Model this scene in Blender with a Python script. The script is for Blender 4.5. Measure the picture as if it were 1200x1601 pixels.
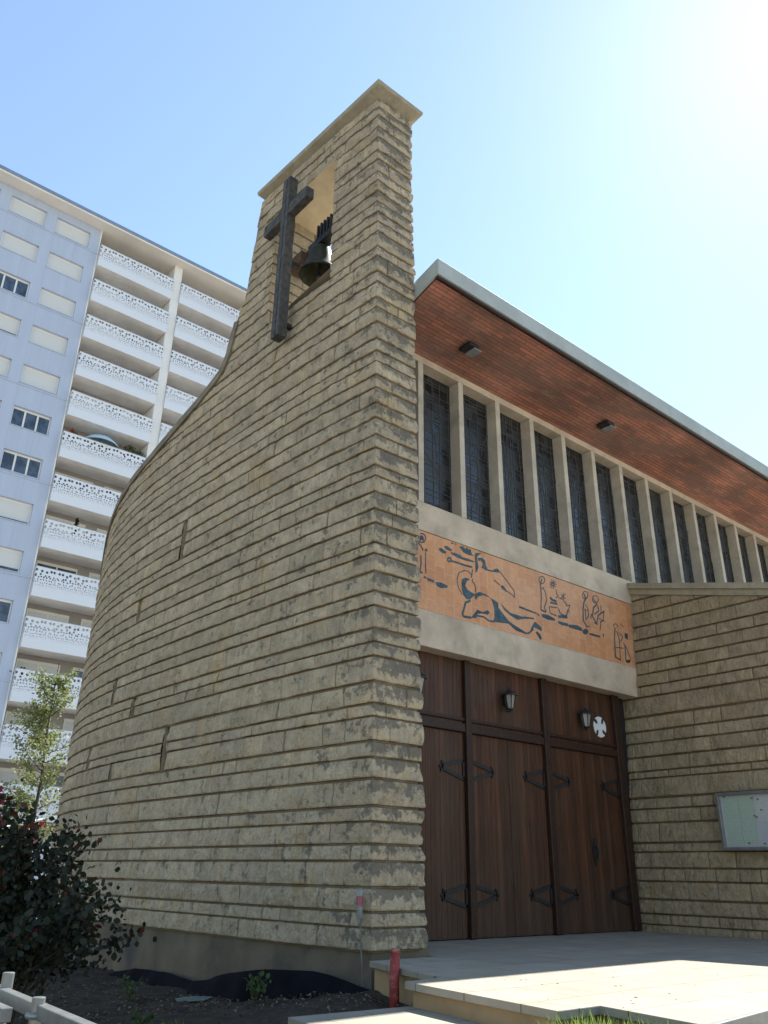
import bpy, math, random
import numpy as np
from mathutils import Vector, Matrix
for o in list(bpy.data.objects): bpy.data.objects.remove(o)
S = bpy.context.scene
COL = S.collection
R = math.radians
random.seed(7)

# ------------------------------------------------------------------ camera
cam = bpy.data.cameras.new('camera'); camo = bpy.data.objects.new('camera', cam); COL.objects.link(camo)
S.camera = camo
F_PX, PITCH, ROLL, HEAD = 1265.0, R(24.1), R(0.9), R(50.1)
cam.sensor_fit = 'VERTICAL'; cam.sensor_height = 36.0; cam.sensor_width = 27.0
cam.lens = 36.0 * F_PX / 1601.0
cam.clip_start = 0.05; cam.clip_end = 3000
fw0 = Vector((math.cos(HEAD), math.sin(HEAD), 0)); rt0 = Vector((math.sin(HEAD), -math.cos(HEAD), 0)); up0 = Vector((0, 0, 1))
Fv = fw0*math.cos(PITCH) + up0*math.sin(PITCH); Uv = up0*math.cos(PITCH) - fw0*math.sin(PITCH)
Rv = rt0*math.cos(ROLL) + Uv*math.sin(ROLL); U2 = Uv*math.cos(ROLL) - rt0*math.sin(ROLL)
M = Matrix((Rv, U2, -Fv)).transposed().to_4x4(); M.translation = Vector((0, 0, 1.7))
camo.matrix_world = M

# ------------------------------------------------------------------ sky, sun, exposure
SUN_DIR = Vector((.8, .165, 1.0)).normalized()
SUN_EL = math.asin(SUN_DIR.z); SUN_AZ = math.atan2(SUN_DIR.y, SUN_DIR.x)
w = bpy.data.worlds.new('World'); S.world = w; w.use_nodes = True
nt = w.node_tree; bg = nt.nodes['Background']
sky = nt.nodes.new('ShaderNodeTexSky'); sky.sky_type = 'NISHITA'; sky.sun_disc = False
sky.sun_elevation = SUN_EL; sky.sun_rotation = R(90) - SUN_AZ
sky.air_density = 1.5; sky.dust_density = 0.2; sky.ozone_density = 1.0; sky.altitude = 200
nt.links.new(sky.outputs[0], bg.inputs[0]); bg.inputs[1].default_value = 0.08
sl = bpy.data.lights.new('sun', 'SUN'); sl.energy = 4.5; sl.angle = R(0.53); sl.color = (1, .95, .87)
so = bpy.data.objects.new('sun', sl); COL.objects.link(so)
so.rotation_euler = SUN_DIR.to_track_quat('Z', 'Y').to_euler(); so.location = (10, 2, 30)
S.view_settings.view_transform = 'Standard'; S.view_settings.look = 'None'; S.view_settings.gamma = 1
S.view_settings.exposure = 1.55
S.render.engine = 'CYCLES'
S.render.resolution_x = 768; S.render.resolution_y = 1024
S.cycles.max_bounces = 8; S.cycles.diffuse_bounces = 5; S.cycles.transparent_max_bounces = 16

# ------------------------------------------------------------------ materials
class NT:
    def __init__(s, name, rough=.8, spec=.3):
        s.m = bpy.data.materials.new(name); s.m.use_nodes = True
        s.t = s.m.node_tree; s.b = s.t.nodes['Principled BSDF']
        s.b.inputs['Roughness'].default_value = rough; s.b.inputs['Specular IOR Level'].default_value = spec
        s.tc = s.t.nodes.new('ShaderNodeTexCoord').outputs['Object']
    def n(s, k, **kw):
        x = s.t.nodes.new(k)
        for a, b in kw.items(): setattr(x, a, b)
        return x
    def l(s, a, b): s.t.links.new(a, b)
    def scaled(s, sc, src=None):
        m = s.n('ShaderNodeMapping'); m.inputs['Scale'].default_value = sc; s.l(src or s.tc, m.inputs[0]); return m.outputs[0]
    def noise(s, scale, detail=4, rough=.55, src=None, dist=0):
        x = s.n('ShaderNodeTexNoise'); x.inputs['Scale'].default_value = scale; x.inputs['Detail'].default_value = detail
        x.inputs['Roughness'].default_value = rough; x.inputs['Distortion'].default_value = dist
        s.l(src or s.tc, x.inputs['Vector']); return x.outputs['Fac']
    def ramp(s, f, *st):
        x = s.n('ShaderNodeValToRGB'); e = x.color_ramp.elements
        for i, (p, c) in enumerate(st):
            if i > 1: e.new(p)
            e[i].position = p; e[i].color = (c, c, c, 1) if isinstance(c, (int, float)) else (*c, 1)
        s.l(f, x.inputs[0]); return x.outputs[0]
    def mix(s, f, a, b, mode='MIX'):
        x = s.n('ShaderNodeMix', data_type='RGBA', blend_type=mode)
        for v, i in ((f, 0), (a, 6), (b, 7)):
            if isinstance(v, (int, float)): x.inputs[i].default_value = v if i == 0 else (v, v, v, 1)
            elif isinstance(v, tuple): x.inputs[i].default_value = (*v, 1)
            else: s.l(v, x.inputs[i])
        return x.outputs[2]
    def math(s, op, a, b=0.0, c=0.0, clamp=False):
        x = s.n('ShaderNodeMath', operation=op, use_clamp=clamp)
        for i, v in enumerate((a, b, c)):
            if isinstance(v, (int, float)): x.inputs[i].default_value = v
            else: s.l(v, x.inputs[i])
        return x.outputs[0]
    def attr(s, nm):
        x = s.n('ShaderNodeAttribute', attribute_name=nm); return x.outputs['Fac']
    def xyz(s, src=None):
        x = s.n('ShaderNodeSeparateXYZ'); s.l(src or s.tc, x.inputs[0]); return x.outputs
    def bump(s, h, strength=.5, dist=.01):
        x = s.n('ShaderNodeBump'); x.inputs['Strength'].default_value = strength; x.inputs['Distance'].default_value = dist
        s.l(h, x.inputs['Height']); s.l(x.outputs[0], s.b.inputs['Normal'])
    def col(s, c):
        if isinstance(c, tuple): s.b.inputs['Base Color'].default_value = (*c, 1)
        else: s.l(c, s.b.inputs['Base Color'])
        return s.m

def simple(name, c, rough=.7, var=.25, scale=6, bump=.2, bscale=40, metal=0, spec=.3, stain=None):
    k = NT(name, rough, spec); k.b.inputs['Metallic'].default_value = metal
    f = k.ramp(k.noise(scale, 6), (.3, 1-var), (.7, 1+var*.6))
    cc = k.mix(1.0, tuple(c), f, 'MULTIPLY')
    if stain:
        g = k.ramp(k.noise(stain[1], 7, .65, dist=.4), (.52, 0), (.68, 1))
        cc = k.mix(k.math('MULTIPLY', g, stain[2]), cc, stain[0])
    if bump: k.bump(k.noise(bscale, 6), bump, .01)
    return k.col(cc)

def mat_stone(name, tint=(1, 1, 1), stain=1.0):
    k = NT(name, .92, .15)
    blk, vf, jt = k.attr('blk'), k.attr('vf'), k.attr('jnt')
    big = k.noise(.55, 5, .6)
    mid = k.noise(4.5, 7, .62)
    base = k.mix(k.ramp(big, (.35, 0), (.65, 1)), (.51, .41, .28), (.42, .345, .245))
    base = k.mix(k.ramp(blk, (.0, 0), (.12, 0), (.8, .55), (1.0, .6)), base, (.50, .405, .275))
    och = k.math('MULTIPLY', k.ramp(k.noise(1.3, 4), (.56, 0), (.7, 1)), .45)
    base = k.mix(och, base, (.44, .31, .13))
    # grey weathering crust in ragged patches
    gry = k.ramp(k.noise(5.5, 9, .72, dist=.2), (.45, 0), (.62, 1))
    base = k.mix(k.math('MULTIPLY', gry, .55), base, (.27, .22, .165))
    strk = k.ramp(k.noise(1.0, 6, .65, src=k.scaled((26, 26, 5))), (.35, .90), (.65, 1.08))
    base = k.mix(1.0, base, strk, 'MULTIPLY')
    lt = k.ramp(k.noise(11, 8, .72, dist=.2), (.55, 0), (.66, 1))
    base = k.mix(k.math('MULTIPLY', lt, .55), base, (.55, .475, .34))
    v = k.ramp(k.math('MULTIPLY', blk, 7.31), (0, .92), (1, 1.0))
    vv = k.math('FRACT', k.math('MULTIPLY', blk, 7.31)); vv = k.ramp(vv, (0, .88), (1, 1.08))
    base = k.mix(1.0, base, vv, 'MULTIPLY')
    base = k.mix(1.0, base, k.ramp(mid, (.3, .8), (.7, 1.15)), 'MULTIPLY')
    low = k.ramp(k.math('MULTIPLY', k.xyz()[2], .2), (.15, 1), (.85, .15))
    l2 = k.ramp(k.noise(5.5, 9, .68, dist=.5), (.50, 0), (.57, 1))
    base = k.mix(k.math('MULTIPLY', k.math('MULTIPLY', l2, low), .42), base, (.56, .49, .37))
    d2 = k.ramp(k.noise(8.5, 8, .7, dist=.3), (.56, 0), (.66, 1))
    base = k.mix(k.math('MULTIPLY', k.math('MULTIPLY', d2, low), .5), base, (.17, .145, .11))
    # black crust, thicker on the upper half of each stone and near the corner
    cr = k.attr('crust')
    ns = k.noise(13.0, 10, .74, dist=.25)
    up = k.ramp(vf, (.25, 0), (.75, 1))
    thr = k.math('ADD', ns, k.math('MULTIPLY', k.math('MULTIPLY', up, cr), .15))
    thr = k.math('ADD', thr, k.math('MULTIPLY', cr, .03))
    thr = k.math('ADD', thr, k.math('MULTIPLY', k.math('SUBTRACT', k.noise(4.2, 5), .5), .85))
    thr = k.math('SUBTRACT', thr, k.math('MULTIPLY', k.math('SUBTRACT', 1.0, cr, clamp=True), .06))
    st = k.ramp(thr, (.60, 0), (.70, 1))
    base = k.mix(k.math('MULTIPLY', st, .72*stain), base, (.10, .095, .085))
    base = k.mix(k.math('MULTIPLY', jt, .75), base, (.15, .115, .07))
    base = k.mix(1.0, base, tuple(tint), 'MULTIPLY')
    h = k.math('ADD', k.noise(22, 8, .7), k.math('MULTIPLY', k.noise(7, 5, .6, dist=.8), 1.6))
    k.bump(h, .95, .03)
    return k.col(base)

STONE = mat_stone('weathered_limestone')
STONE_W = mat_stone('wing_limestone', (.80, .77, .72), .4)
CONC = simple('aged_concrete', (.55, .45, .345), .9, .22, 2.2, .35, 30, stain=((.22, .2, .16), 3.0, .35))
CONC_F = simple('fin_concrete', (.50, .44, .36), .9, .2, 3, .35, 40, stain=((.2, .18, .14), 2.2, .45))
PLINTH = simple('plinth_render', (.155, .13, .095), .9, .3, 2, .4, 25, stain=((.05, .055, .065), 1.3, .8))
CAP = simple('cap_concrete', (.34, .30, .22), .9, .25, 3, .4, 30, stain=((.16, .14, .11), 3, .6))
COPE = simple('coping_stone', (.22, .19, .14), .9, .3, 4, .4, 30, stain=((.09, .08, .06), 3, .6))
SOFFT = simple('smooth_reveal_stone', (.62, .52, .36), .85, .12, 5, .2, 30)
FASC = simple('painted_fascia', (.36, .39, .37), .6, .12, 2, .1, 20, stain=((.25, .26, .25), 5, .3))
DARKI = simple('painted_room_shade', (.02, .02, .022), .9, .1, 3, 0)  # near-black colour stands in for the shade inside the church
IRON = simple('black_iron', (.02, .02, .022), .5, .4, 20, .4, 60, spec=.4)
CROSSM = simple('dark_weathered_oak', (.075, .072, .068), .75, .5, 9, .5, 50)
BRONZE = simple('bell_bronze', (.05, .055, .04), .5, .4, 10, .3, 40, metal=.5)
LAMPM = simple('lantern_metal', (.05, .052, .055), .35, .2, 20, .1, 60, metal=.6, spec=.5)
GALV = simple('galvanised_steel', (.23, .24, .24), .38, .18, 12, .1, 60, metal=.55, spec=.5)
WHITEP = simple('white_painted_metal', (.74, .76, .78), .5, .08, 2, .05, 20)
def mat_blue():
    k = NT('pale_blue_render', .85, .2)
    s = k.ramp(k.noise(1.0, 7, .65, src=k.scaled((2.2, 2.2, .18))), (.35, .95), (.65, 1.03))
    c = k.mix(1.0, (.44, .50, .62), s, 'MULTIPLY')
    x = k.math('FRACT', k.math('MULTIPLY', k.xyz()[0], 1/1.389)); j = k.ramp(k.math('ABSOLUTE', k.math('SUBTRACT', x, .5)), (.488, 1), (.497, .82))
    return k.col(k.mix(1.0, c, j, 'MULTIPLY'))
BLUEW = mat_blue()
BEIGEW = simple('beige_render', (.80, .74, .66), .85, .1, .6, .15, 8)
GREYW = simple('balcony_back_wall', (.33, .31, .29), .85, .12, .8, .1, 8)  # loggia shade put into the wall tone so railing holes look dark
SLABU = simple('slab_soffit', (.84, .80, .76), .85, .15, 1, .1, 8)
WHITEW = simple('white_render', (.74, .73, .71), .8, .06, .8, .1, 8)
SHUT = None
REDP = simple('red_paint', (.28, .03, .035), .6, .25, 8, .2, 30)
PIPE = simple('red_drain_pipe', (.30, .045, .035), .55, .35, 9, .25, 30, stain=((.45, .33, .28), 14, .6))
MEMB = simple('black_membrane', (.008, .008, .011), .85, .4, 4, .5, 18, spec=.08)
SOIL = simple('bare_soil', (.038, .029, .02), .95, .5, 5, 1.0, 22, stain=((.10, .078, .055), 9, .6))
ASPH = simple('pale_bounce_ground', (.24, .23, .21), .95, .2, 1.2, .3, 40)  # tone raised so the ground bounces light up to soffit and facade
RISER = simple('limestone_riser', (.36, .25, .14), .85, .25, 2.5, .3, 25)
BARK = simple('bark', (.07, .055, .04), .9, .4, 20, .5, 40)

def mat_wood(name, c1, c2):
    k = NT(name, .5, .35)
    s = k.scaled((1, 1, .05)); X = k.xyz()[0]
    g = k.noise(38, 6, .65, src=s, dist=.3)
    base = k.mix(k.ramp(g, (.3, 0), (.75, 1)), c1, c2)
    pl = k.math('FRACT', k.math('MULTIPLY', X, 1/.094))
    wn = k.n('ShaderNodeTexWhiteNoise', noise_dimensions='1D'); k.l(k.math('FLOOR', k.math('MULTIPLY', X, 1/.094)), wn.inputs['W'])
    base = k.mix(1.0, base, k.ramp(wn.outputs[0], (0, .65), (1, 1.35)), 'MULTIPLY')
    gap = k.ramp(k.math('ABSOLUTE', k.math('SUBTRACT', pl, .5)), (.44, 1), (.49, .25))
    base = k.mix(1.0, base, gap, 'MULTIPLY')
    wear = k.ramp(k.noise(1.4, 6, .6), (.45, 0), (.7, 1))
    base = k.mix(k.math('MULTIPLY', wear, .35), base, (.075, .055, .035))
    lowz = k.ramp(k.math('ADD', k.math('MULTIPLY', k.xyz()[2], .25), k.math('MULTIPLY', k.noise(3, 5), .5)), (.15, 1), (.55, 0))
    base = k.mix(k.math('MULTIPLY', lowz, .4), base, (.06, .052, .045))
    sc = k.ramp(k.noise(1.0, 8, .7, src=k.scaled((30, 30, 2.2))), (.60, 0), (.70, 1))
    base = k.mix(k.math('MULTIPLY', sc, .45), base, (.17, .10, .055))
    h = k.math('ADD', k.math('MULTIPLY', gap, 1.5), g); k.bump(h, .5, .008)
    return k.col(base)
DOORW = mat_wood('varnished_door_boards', (.038, .0155, .0085), (.122, .045, .020))
DOORF = simple('dark_door_frame', (.036, .017, .011), .5, .35, 14, .3, 40, spec=.35)

def mat_soffit():
    k = NT('terracotta_soffit', .85, .2)
    br = k.n('ShaderNodeTexBrick'); br.inputs['Scale'].default_value = 1; br.offset = .5
    br.inputs['Brick Width'].default_value = .42; br.inputs['Row Height'].default_value = .065; br.inputs['Mortar Size'].default_value = .005
    br.inputs['Color1'].default_value = (.52, .22, .145, 1); br.inputs['Color2'].default_value = (.33, .15, .11, 1)
    br.inputs['Mortar'].default_value = (.12, .06, .045, 1); br.inputs['Bias'].default_value = -.1
    k.l(k.tc, br.inputs[0])
    n = k.ramp(k.noise(1.5, 9, .72, src=k.scaled((.45, 1.6, 1))), (.42, 0), (.56, 1))
    c = k.mix(k.math('MULTIPLY', n, .68), br.outputs[0], (.17, .12, .10))
    n2 = k.ramp(k.noise(3.5, 7, .7, src=k.scaled((.6, 2, 1))), (.57, 0), (.66, 1))
    c = k.mix(k.math('MULTIPLY', n2, .5), c, (.4, .24, .17))
    n3 = k.ramp(k.noise(.35, 3), (.40, .72), (.60, 1.15)); c = k.mix(1.0, c, n3, 'MULTIPLY')
    k.bump(k.math('ADD', br.outputs[1], k.noise(30, 4)), .3, .01)
    return k.col(c)
SOFF = mat_soffit()

def mat_tiles():
    k = NT('terracotta_mosaic_tiles', .55, .3)
    x = k.xyz(); cb = k.n('ShaderNodeCombineXYZ'); k.l(x[2], cb.inputs[0]); k.l(x[0], cb.inputs[1])
    br = k.n('ShaderNodeTexBrick'); br.inputs['Scale'].default_value = 1; br.offset = .37
    br.inputs['Brick Width'].default_value = .24; br.inputs['Row Height'].default_value = .19; br.inputs['Mortar Size'].default_value = .004
    br.inputs['Color1'].default_value = (.62, .30, .14, 1); br.inputs['Color2'].default_value = (.52, .235, .11, 1)
    br.inputs['Mortar'].default_value = (.55, .40, .26, 1)
    k.l(cb.outputs[0], br.inputs[0])
    n = k.ramp(k.noise(.9, 4, .5), (.42, 0), (.62, 1))
    c = k.mix(k.math('MULTIPLY', n, .45), br.outputs[0], (.62, .36, .22))
    c = k.mix(1.0, c, k.ramp(k.noise(14, 5), (.3, .9), (.7, 1.08)), 'MULTIPLY')
    k.bump(k.math('ADD', br.outputs[1], k.noise(20, 4)), .15, .004)
    return k.col(c)
TILES = mat_tiles()
INLAY = simple('blue_slate_inlay', (.045, .085, .105), .5, .5, 9, .1, 30)

def mat_pave():
    k = NT('pale_limestone_paving', .8, .2)
    br = k.n('ShaderNodeTexBrick'); br.inputs['Scale'].default_value = 1; br.offset = .5
    br.inputs['Brick Width'].default_value = .9; br.inputs['Row Height'].default_value = .6; br.inputs['Mortar Size'].default_value = .006
    br.inputs['Color1'].default_value = (.33, .295, .235, 1); br.inputs['Color2'].default_value = (.285, .255, .205, 1); br.inputs['Mortar'].default_value = (.13, .11, .08, 1)
    k.l(k.tc, br.inputs[0])
    c = k.mix(1.0, br.outputs[0], k.ramp(k.noise(3, 7, .6), (.3, .85), (.7, 1.1)), 'MULTIPLY')
    c = k.mix(k.math('MULTIPLY', k.ramp(k.noise(1.1, 7, .65), (.48, 0), (.62, 1)), .3), c, (.30, .25, .17))
    s = k.ramp(k.noise(26, 3, .5), (.70, 0), (.74, 1)); c = k.mix(k.math('MULTIPLY', s, .5), c, (.14, .11, .08))
    k.bump(k.noise(35, 6), .2, .006)
    return k.col(c)
PAVE = mat_pave()

def mat_glass(name, c, rough=.12):
    k = NT(name, rough, .6)
    cc = k.mix(k.ramp(k.noise(2.2, 3), (.4, 0), (.6, 1)), c, tuple(min(1, q*2.2) for q in c))
    k.bump(k.noise(3, 2), .12, .02)
    return k.col(cc)
def mat_leaded():
    k = NT('dark_leaded_glass', .3, .6)
    v = k.n('ShaderNodeTexVoronoi', feature='F1', distance='CHEBYCHEV'); v.inputs['Scale'].default_value = 6.5; v.inputs['Randomness'].default_value = .7
    k.l(k.scaled((1, .01, .8)), v.inputs['Vector'])
    bw = k.n('ShaderNodeRGBToBW'); k.l(v.outputs['Color'], bw.inputs[0])
    c = k.mix(bw.outputs[0], (.005, .006, .008), (.022, .022, .022)); 
    k.l(k.ramp(bw.outputs[0], (.2, .12), (.8, .55)), k.b.inputs['Roughness'])
    k.bump(k.math('ADD', k.math('MULTIPLY', bw.outputs[0], .5), k.noise(14, 4)), .35, .02)
    return k.col(c)
SGLASS = mat_leaded()
BGLASS = mat_glass('window_glass', (.03, .045, .07), .06)
LGLASS = mat_glass('lantern_glass', (.12, .12, .115), .2)

def mat_shutter():
    k = NT('cream_roller_shutter', .6, .3)
    z = k.xyz()[2]
    s = k.ramp(k.math('ABSOLUTE', k.math('SUBTRACT', k.math('FRACT', k.math('MULTIPLY', z, 16)), .5)), (.38, 1), (.5, .72))
    k.bump(s, .4, .01)
    return k.col(k.mix(1.0, (.63, .635, .62), s, 'MULTIPLY'))
SHUT = mat_shutter()

def mat_perf():
    """white sheet metal with round holes that shrink from the top rail downwards (real cut-outs)"""
    k = NT('perforated_white_sheet', .5, .3)
    x = k.xyz(); z = x[2]
    vv = k.n('ShaderNodeCombineXYZ'); k.l(k.math('ADD', x[0], x[1]), vv.inputs[0]); k.l(z, vv.inputs[1])
    def holes(cell, rmax, z0, z1, rnd, off):
        v = k.n('ShaderNodeTexVoronoi', voronoi_dimensions='2D', feature='F1')
        v.inputs['Scale'].default_value = 1/cell; v.inputs['Randomness'].default_value = rnd
        mp = k.n('ShaderNodeMapping'); mp.inputs['Location'].default_value = (off, off, 0); k.l(vv.outputs[0], mp.inputs[0]); k.l(mp.outputs[0], v.inputs['Vector'])
        t = k.n('ShaderNodeMapRange', clamp=True); t.inputs[1].default_value = z0; t.inputs[2].default_value = z1; t.inputs[3].default_value = 0; t.inputs[4].default_value = rmax/cell
        k.l(z, t.inputs[0])
        return k.math('LESS_THAN', v.outputs['Distance'], t.outputs[0])
    big = k.math('MULTIPLY', holes(.225, .078, .5, 1.4, .5, 0), k.math('GREATER_THAN', z, 1.12))
    mid = k.math('MULTIPLY', holes(.155, .055, .3, 1.12, .5, 1.3), k.math('MULTIPLY', k.math('LESS_THAN', z, 1.12), k.math('GREATER_THAN', z, .82)))
    sm = k.math('MULTIPLY', holes(.115, .040, .25, .85, .5, 3.3), k.math('LESS_THAN', z, .82))
    sm = k.math('MULTIPLY', sm, k.math('GREATER_THAN', z, .52))
    h = k.math('MAXIMUM', k.math('MAXIMUM', big, mid), sm); h = k.math('MULTIPLY', h, k.math('LESS_THAN', z, 1.54))
    k.b.inputs['Base Color'].default_value = (.68, .71, .77, 1)
    k.l(k.math('SUBTRACT', 1.0, h), k.b.inputs['Alpha'])
    return k.m
PERF = mat_perf()

def mat_leaf(name, c1, c2, trans=.35, rough=.5):
    k = NT(name, rough, .3)
    f = k.attr('rnd'); c = k.mix(f, c1, c2); k.col(c)
    t = k.n('ShaderNodeBsdfTranslucent'); k.l(k.mix(.5, c, (c2[0]*1.6, c2[1]*1.6, c2[2])), t.inputs[0])
    m = k.n('ShaderNodeMixShader'); m.inputs[0].default_value = trans
    k.l(k.b.outputs[0], m.inputs[1]); k.l(t.outputs[0], m.inputs[2]); k.l(m.outputs[0], k.t.nodes['Material Output'].inputs[0])
    return k.m
LEAF_T = mat_leaf('young_tree_leaf', (.10, .135, .05), (.18, .20, .09), .42)
LEAF_S = mat_leaf('dark_shrub_leaf', (.012, .020, .012), (.030, .034, .018), .12, .7)
LEAF_R = mat_leaf('red_shrub_leaf', (.12, .018, .014), (.08, .03, .02), .3)
LEAF_G = mat_leaf('grass_blade', (.12, .19, .05), (.20, .27, .08), .4)
LEAF_W = mat_leaf('weed_leaf', (.05, .10, .03), (.09, .13, .05), .3)
PINK = mat_leaf('pink_petal', (.45, .12, .18), (.5, .2, .25), .3)
REDF = mat_leaf('red_petal', (.5, .03, .04), (.45, .08, .06), .3)
STEM = simple('green_stem', (.06, .07, .03), .8, .2, 20, 0)

# ------------------------------------------------------------------ mesh helpers
class MB:
    def __init__(s): s.v = []; s.f = []
    def box(s, x0, x1, y0, y1, z0, z1):
        b = len(s.v)
        s.v += [(x, y, z) for z in (z0, z1) for y in (y0, y1) for x in (x0, x1)]
        s.f += [tuple(b+i for i in q) for q in ((0, 2, 3, 1), (4, 5, 7, 6), (0, 1, 5, 4), (2, 6, 7, 3), (0, 4, 6, 2), (1, 3, 7, 5))]; return s
    def quad(s, *p): b = len(s.v); s.v += [tuple(q) for q in p]; s.f.append(tuple(range(b, b+len(p)))); return s
    def tube(s, pts, r, n=8, cap=True):
        pts = [Vector(p) for p in pts]; b = len(s.v); rr = r if isinstance(r, (list, tuple)) else [r]*len(pts)
        for i, p in enumerate(pts):
            d = (pts[min(i+1, len(pts)-1)] - pts[max(i-1, 0)]).normalized()
            a = d.cross(Vector((0, 0, 1)) if abs(d.z) < .9 else Vector((1, 0, 0))).normalized(); c = d.cross(a)
            s.v += [tuple(p + (a*math.cos(t*2*math.pi/n) + c*math.sin(t*2*math.pi/n))*rr[i]) for t in range(n)]
        for i in range(len(pts)-1):
            for t in range(n): s.f.append((b+i*n+t, b+i*n+(t+1) % n, b+(i+1)*n+(t+1) % n, b+(i+1)*n+t))
        if cap: s.f += [tuple(b+t for t in range(n))[::-1], tuple(b+(len(pts)-1)*n+t for t in range(n))]
        return s
    def lathe(s, prof, c, n=24):
        b = len(s.v)
        for r_, z in prof: s.v += [(c[0]+r_*math.cos(t*2*math.pi/n), c[1]+r_*math.sin(t*2*math.pi/n), c[2]+z) for t in range(n)]
        for i in range(len(prof)-1):
            for t in range(n): s.f.append((b+i*n+t, b+i*n+(t+1) % n, b+(i+1)*n+(t+1) % n, b+(i+1)*n+t))
        return s
    def prism(s, poly, z0, z1, fn=None):
        """poly in 2D extruded between levels; fn maps (a, b, h) to a point"""
        fn = fn or (lambda a, b, h: (a, b, h)); n = len(poly); b = len(s.v)
        s.v += [tuple(fn(p[0], p[1], z0)) for p in poly] + [tuple(fn(p[0], p[1], z1)) for p in poly]
        s.f += [tuple(range(b, b+n))[::-1], tuple(range(b+n, b+2*n))]
        s.f += [(b+i, b+(i+1) % n, b+n+(i+1) % n, b+n+i) for i in range(n)]; return s

def wloc(o):
    v = Vector((0, 0, 0))
    while o: v += o.location; o = o.parent
    return v
def empty(name, loc, label, cat, group=None):
    o = bpy.data.objects.new(name, None); COL.objects.link(o); o.location = loc
    o['label'] = label; o['category'] = cat
    if group: o['group'] = group
    return o
def tag(o, label, cat, group=None):
    o['label'] = label; o['category'] = cat
    if group: o['group'] = group
    return o
def make(name, mb, mat, parent=None, kind=None, smooth=False, bevel=0, loc=None, attrs=None, label=None):
    v, f = (mb.v, mb.f) if isinstance(mb, MB) else mb
    org = wloc(parent) if parent else Vector(loc or (0, 0, 0))
    own = Vector((0, 0, 0))
    me = bpy.data.meshes.new(name)
    vv = np.array(v, dtype=float).reshape(-1, 3) - np.array(org)
    me.from_pydata([tuple(p) for p in vv], [], f)
    me.validate(); me.update()
    if smooth:
        for p in me.polygons: p.use_smooth = True
    if attrs:
        for k, arr in attrs.items():
            a = me.attributes.new(k, 'FLOAT', 'POINT'); a.data.foreach_set('value', np.asarray(arr, dtype=np.float32))
    me.materials.append(mat)
    o = bpy.data.objects.new(name, me); COL.objects.link(o)
    if parent: o.parent = parent
    else: o.location = org
    if kind: o['kind'] = kind
    if label: o['label'] = label
    if bevel:
        b = o.modifiers.new('bevel', 'BEVEL'); b.width = bevel; b.segments = 2; b.limit_method = 'ANGLE'
    return o
def copytree(o, d, parent=None):
    """copy of a thing, its parts and their sub-parts, moved by d"""
    c = o.copy(); COL.objects.link(c)
    if parent: c.parent = parent
    else: c.location = o.location + Vector(d)
    for ch in list(o.children): copytree(ch, (0, 0, 0), c)
    return c

def hash3(i, j, k, seed):
    n = (i*374761393 + j*668265263 + k*1274126177 + seed*974634777) & 0xffffffff
    n = ((n ^ (n >> 13))*1274126177) & 0xffffffff
    n = n ^ (n >> 16)
    return (n & 0xffff)/65535.0
def vnoise(x, y, z, seed=0):
    xi, yi, zi = (np.floor(a).astype(np.int64) for a in (x, y, z)); xf, yf, zf = x-xi, y-yi, z-zi
    u, v, w_ = (t*t*(3-2*t) for t in (xf, yf, zf)); out = 0
    for a in (0, 1):
        for b in (0, 1):
            for c in (0, 1):
                out = out + hash3(xi+a, yi+b, zi+c, seed)*(u if a else 1-u)*(v if b else 1-v)*(w_ if c else 1-w_)
    return out*2-1
def fbm(x, y, z, oct=4, seed=0):
    a, t, f = 1.0, 0, 1.0
    for o in range(oct): t = t + a*vnoise(x*f, y*f, z*f, seed+o); a *= .5; f *= 2.05
    return t

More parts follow.
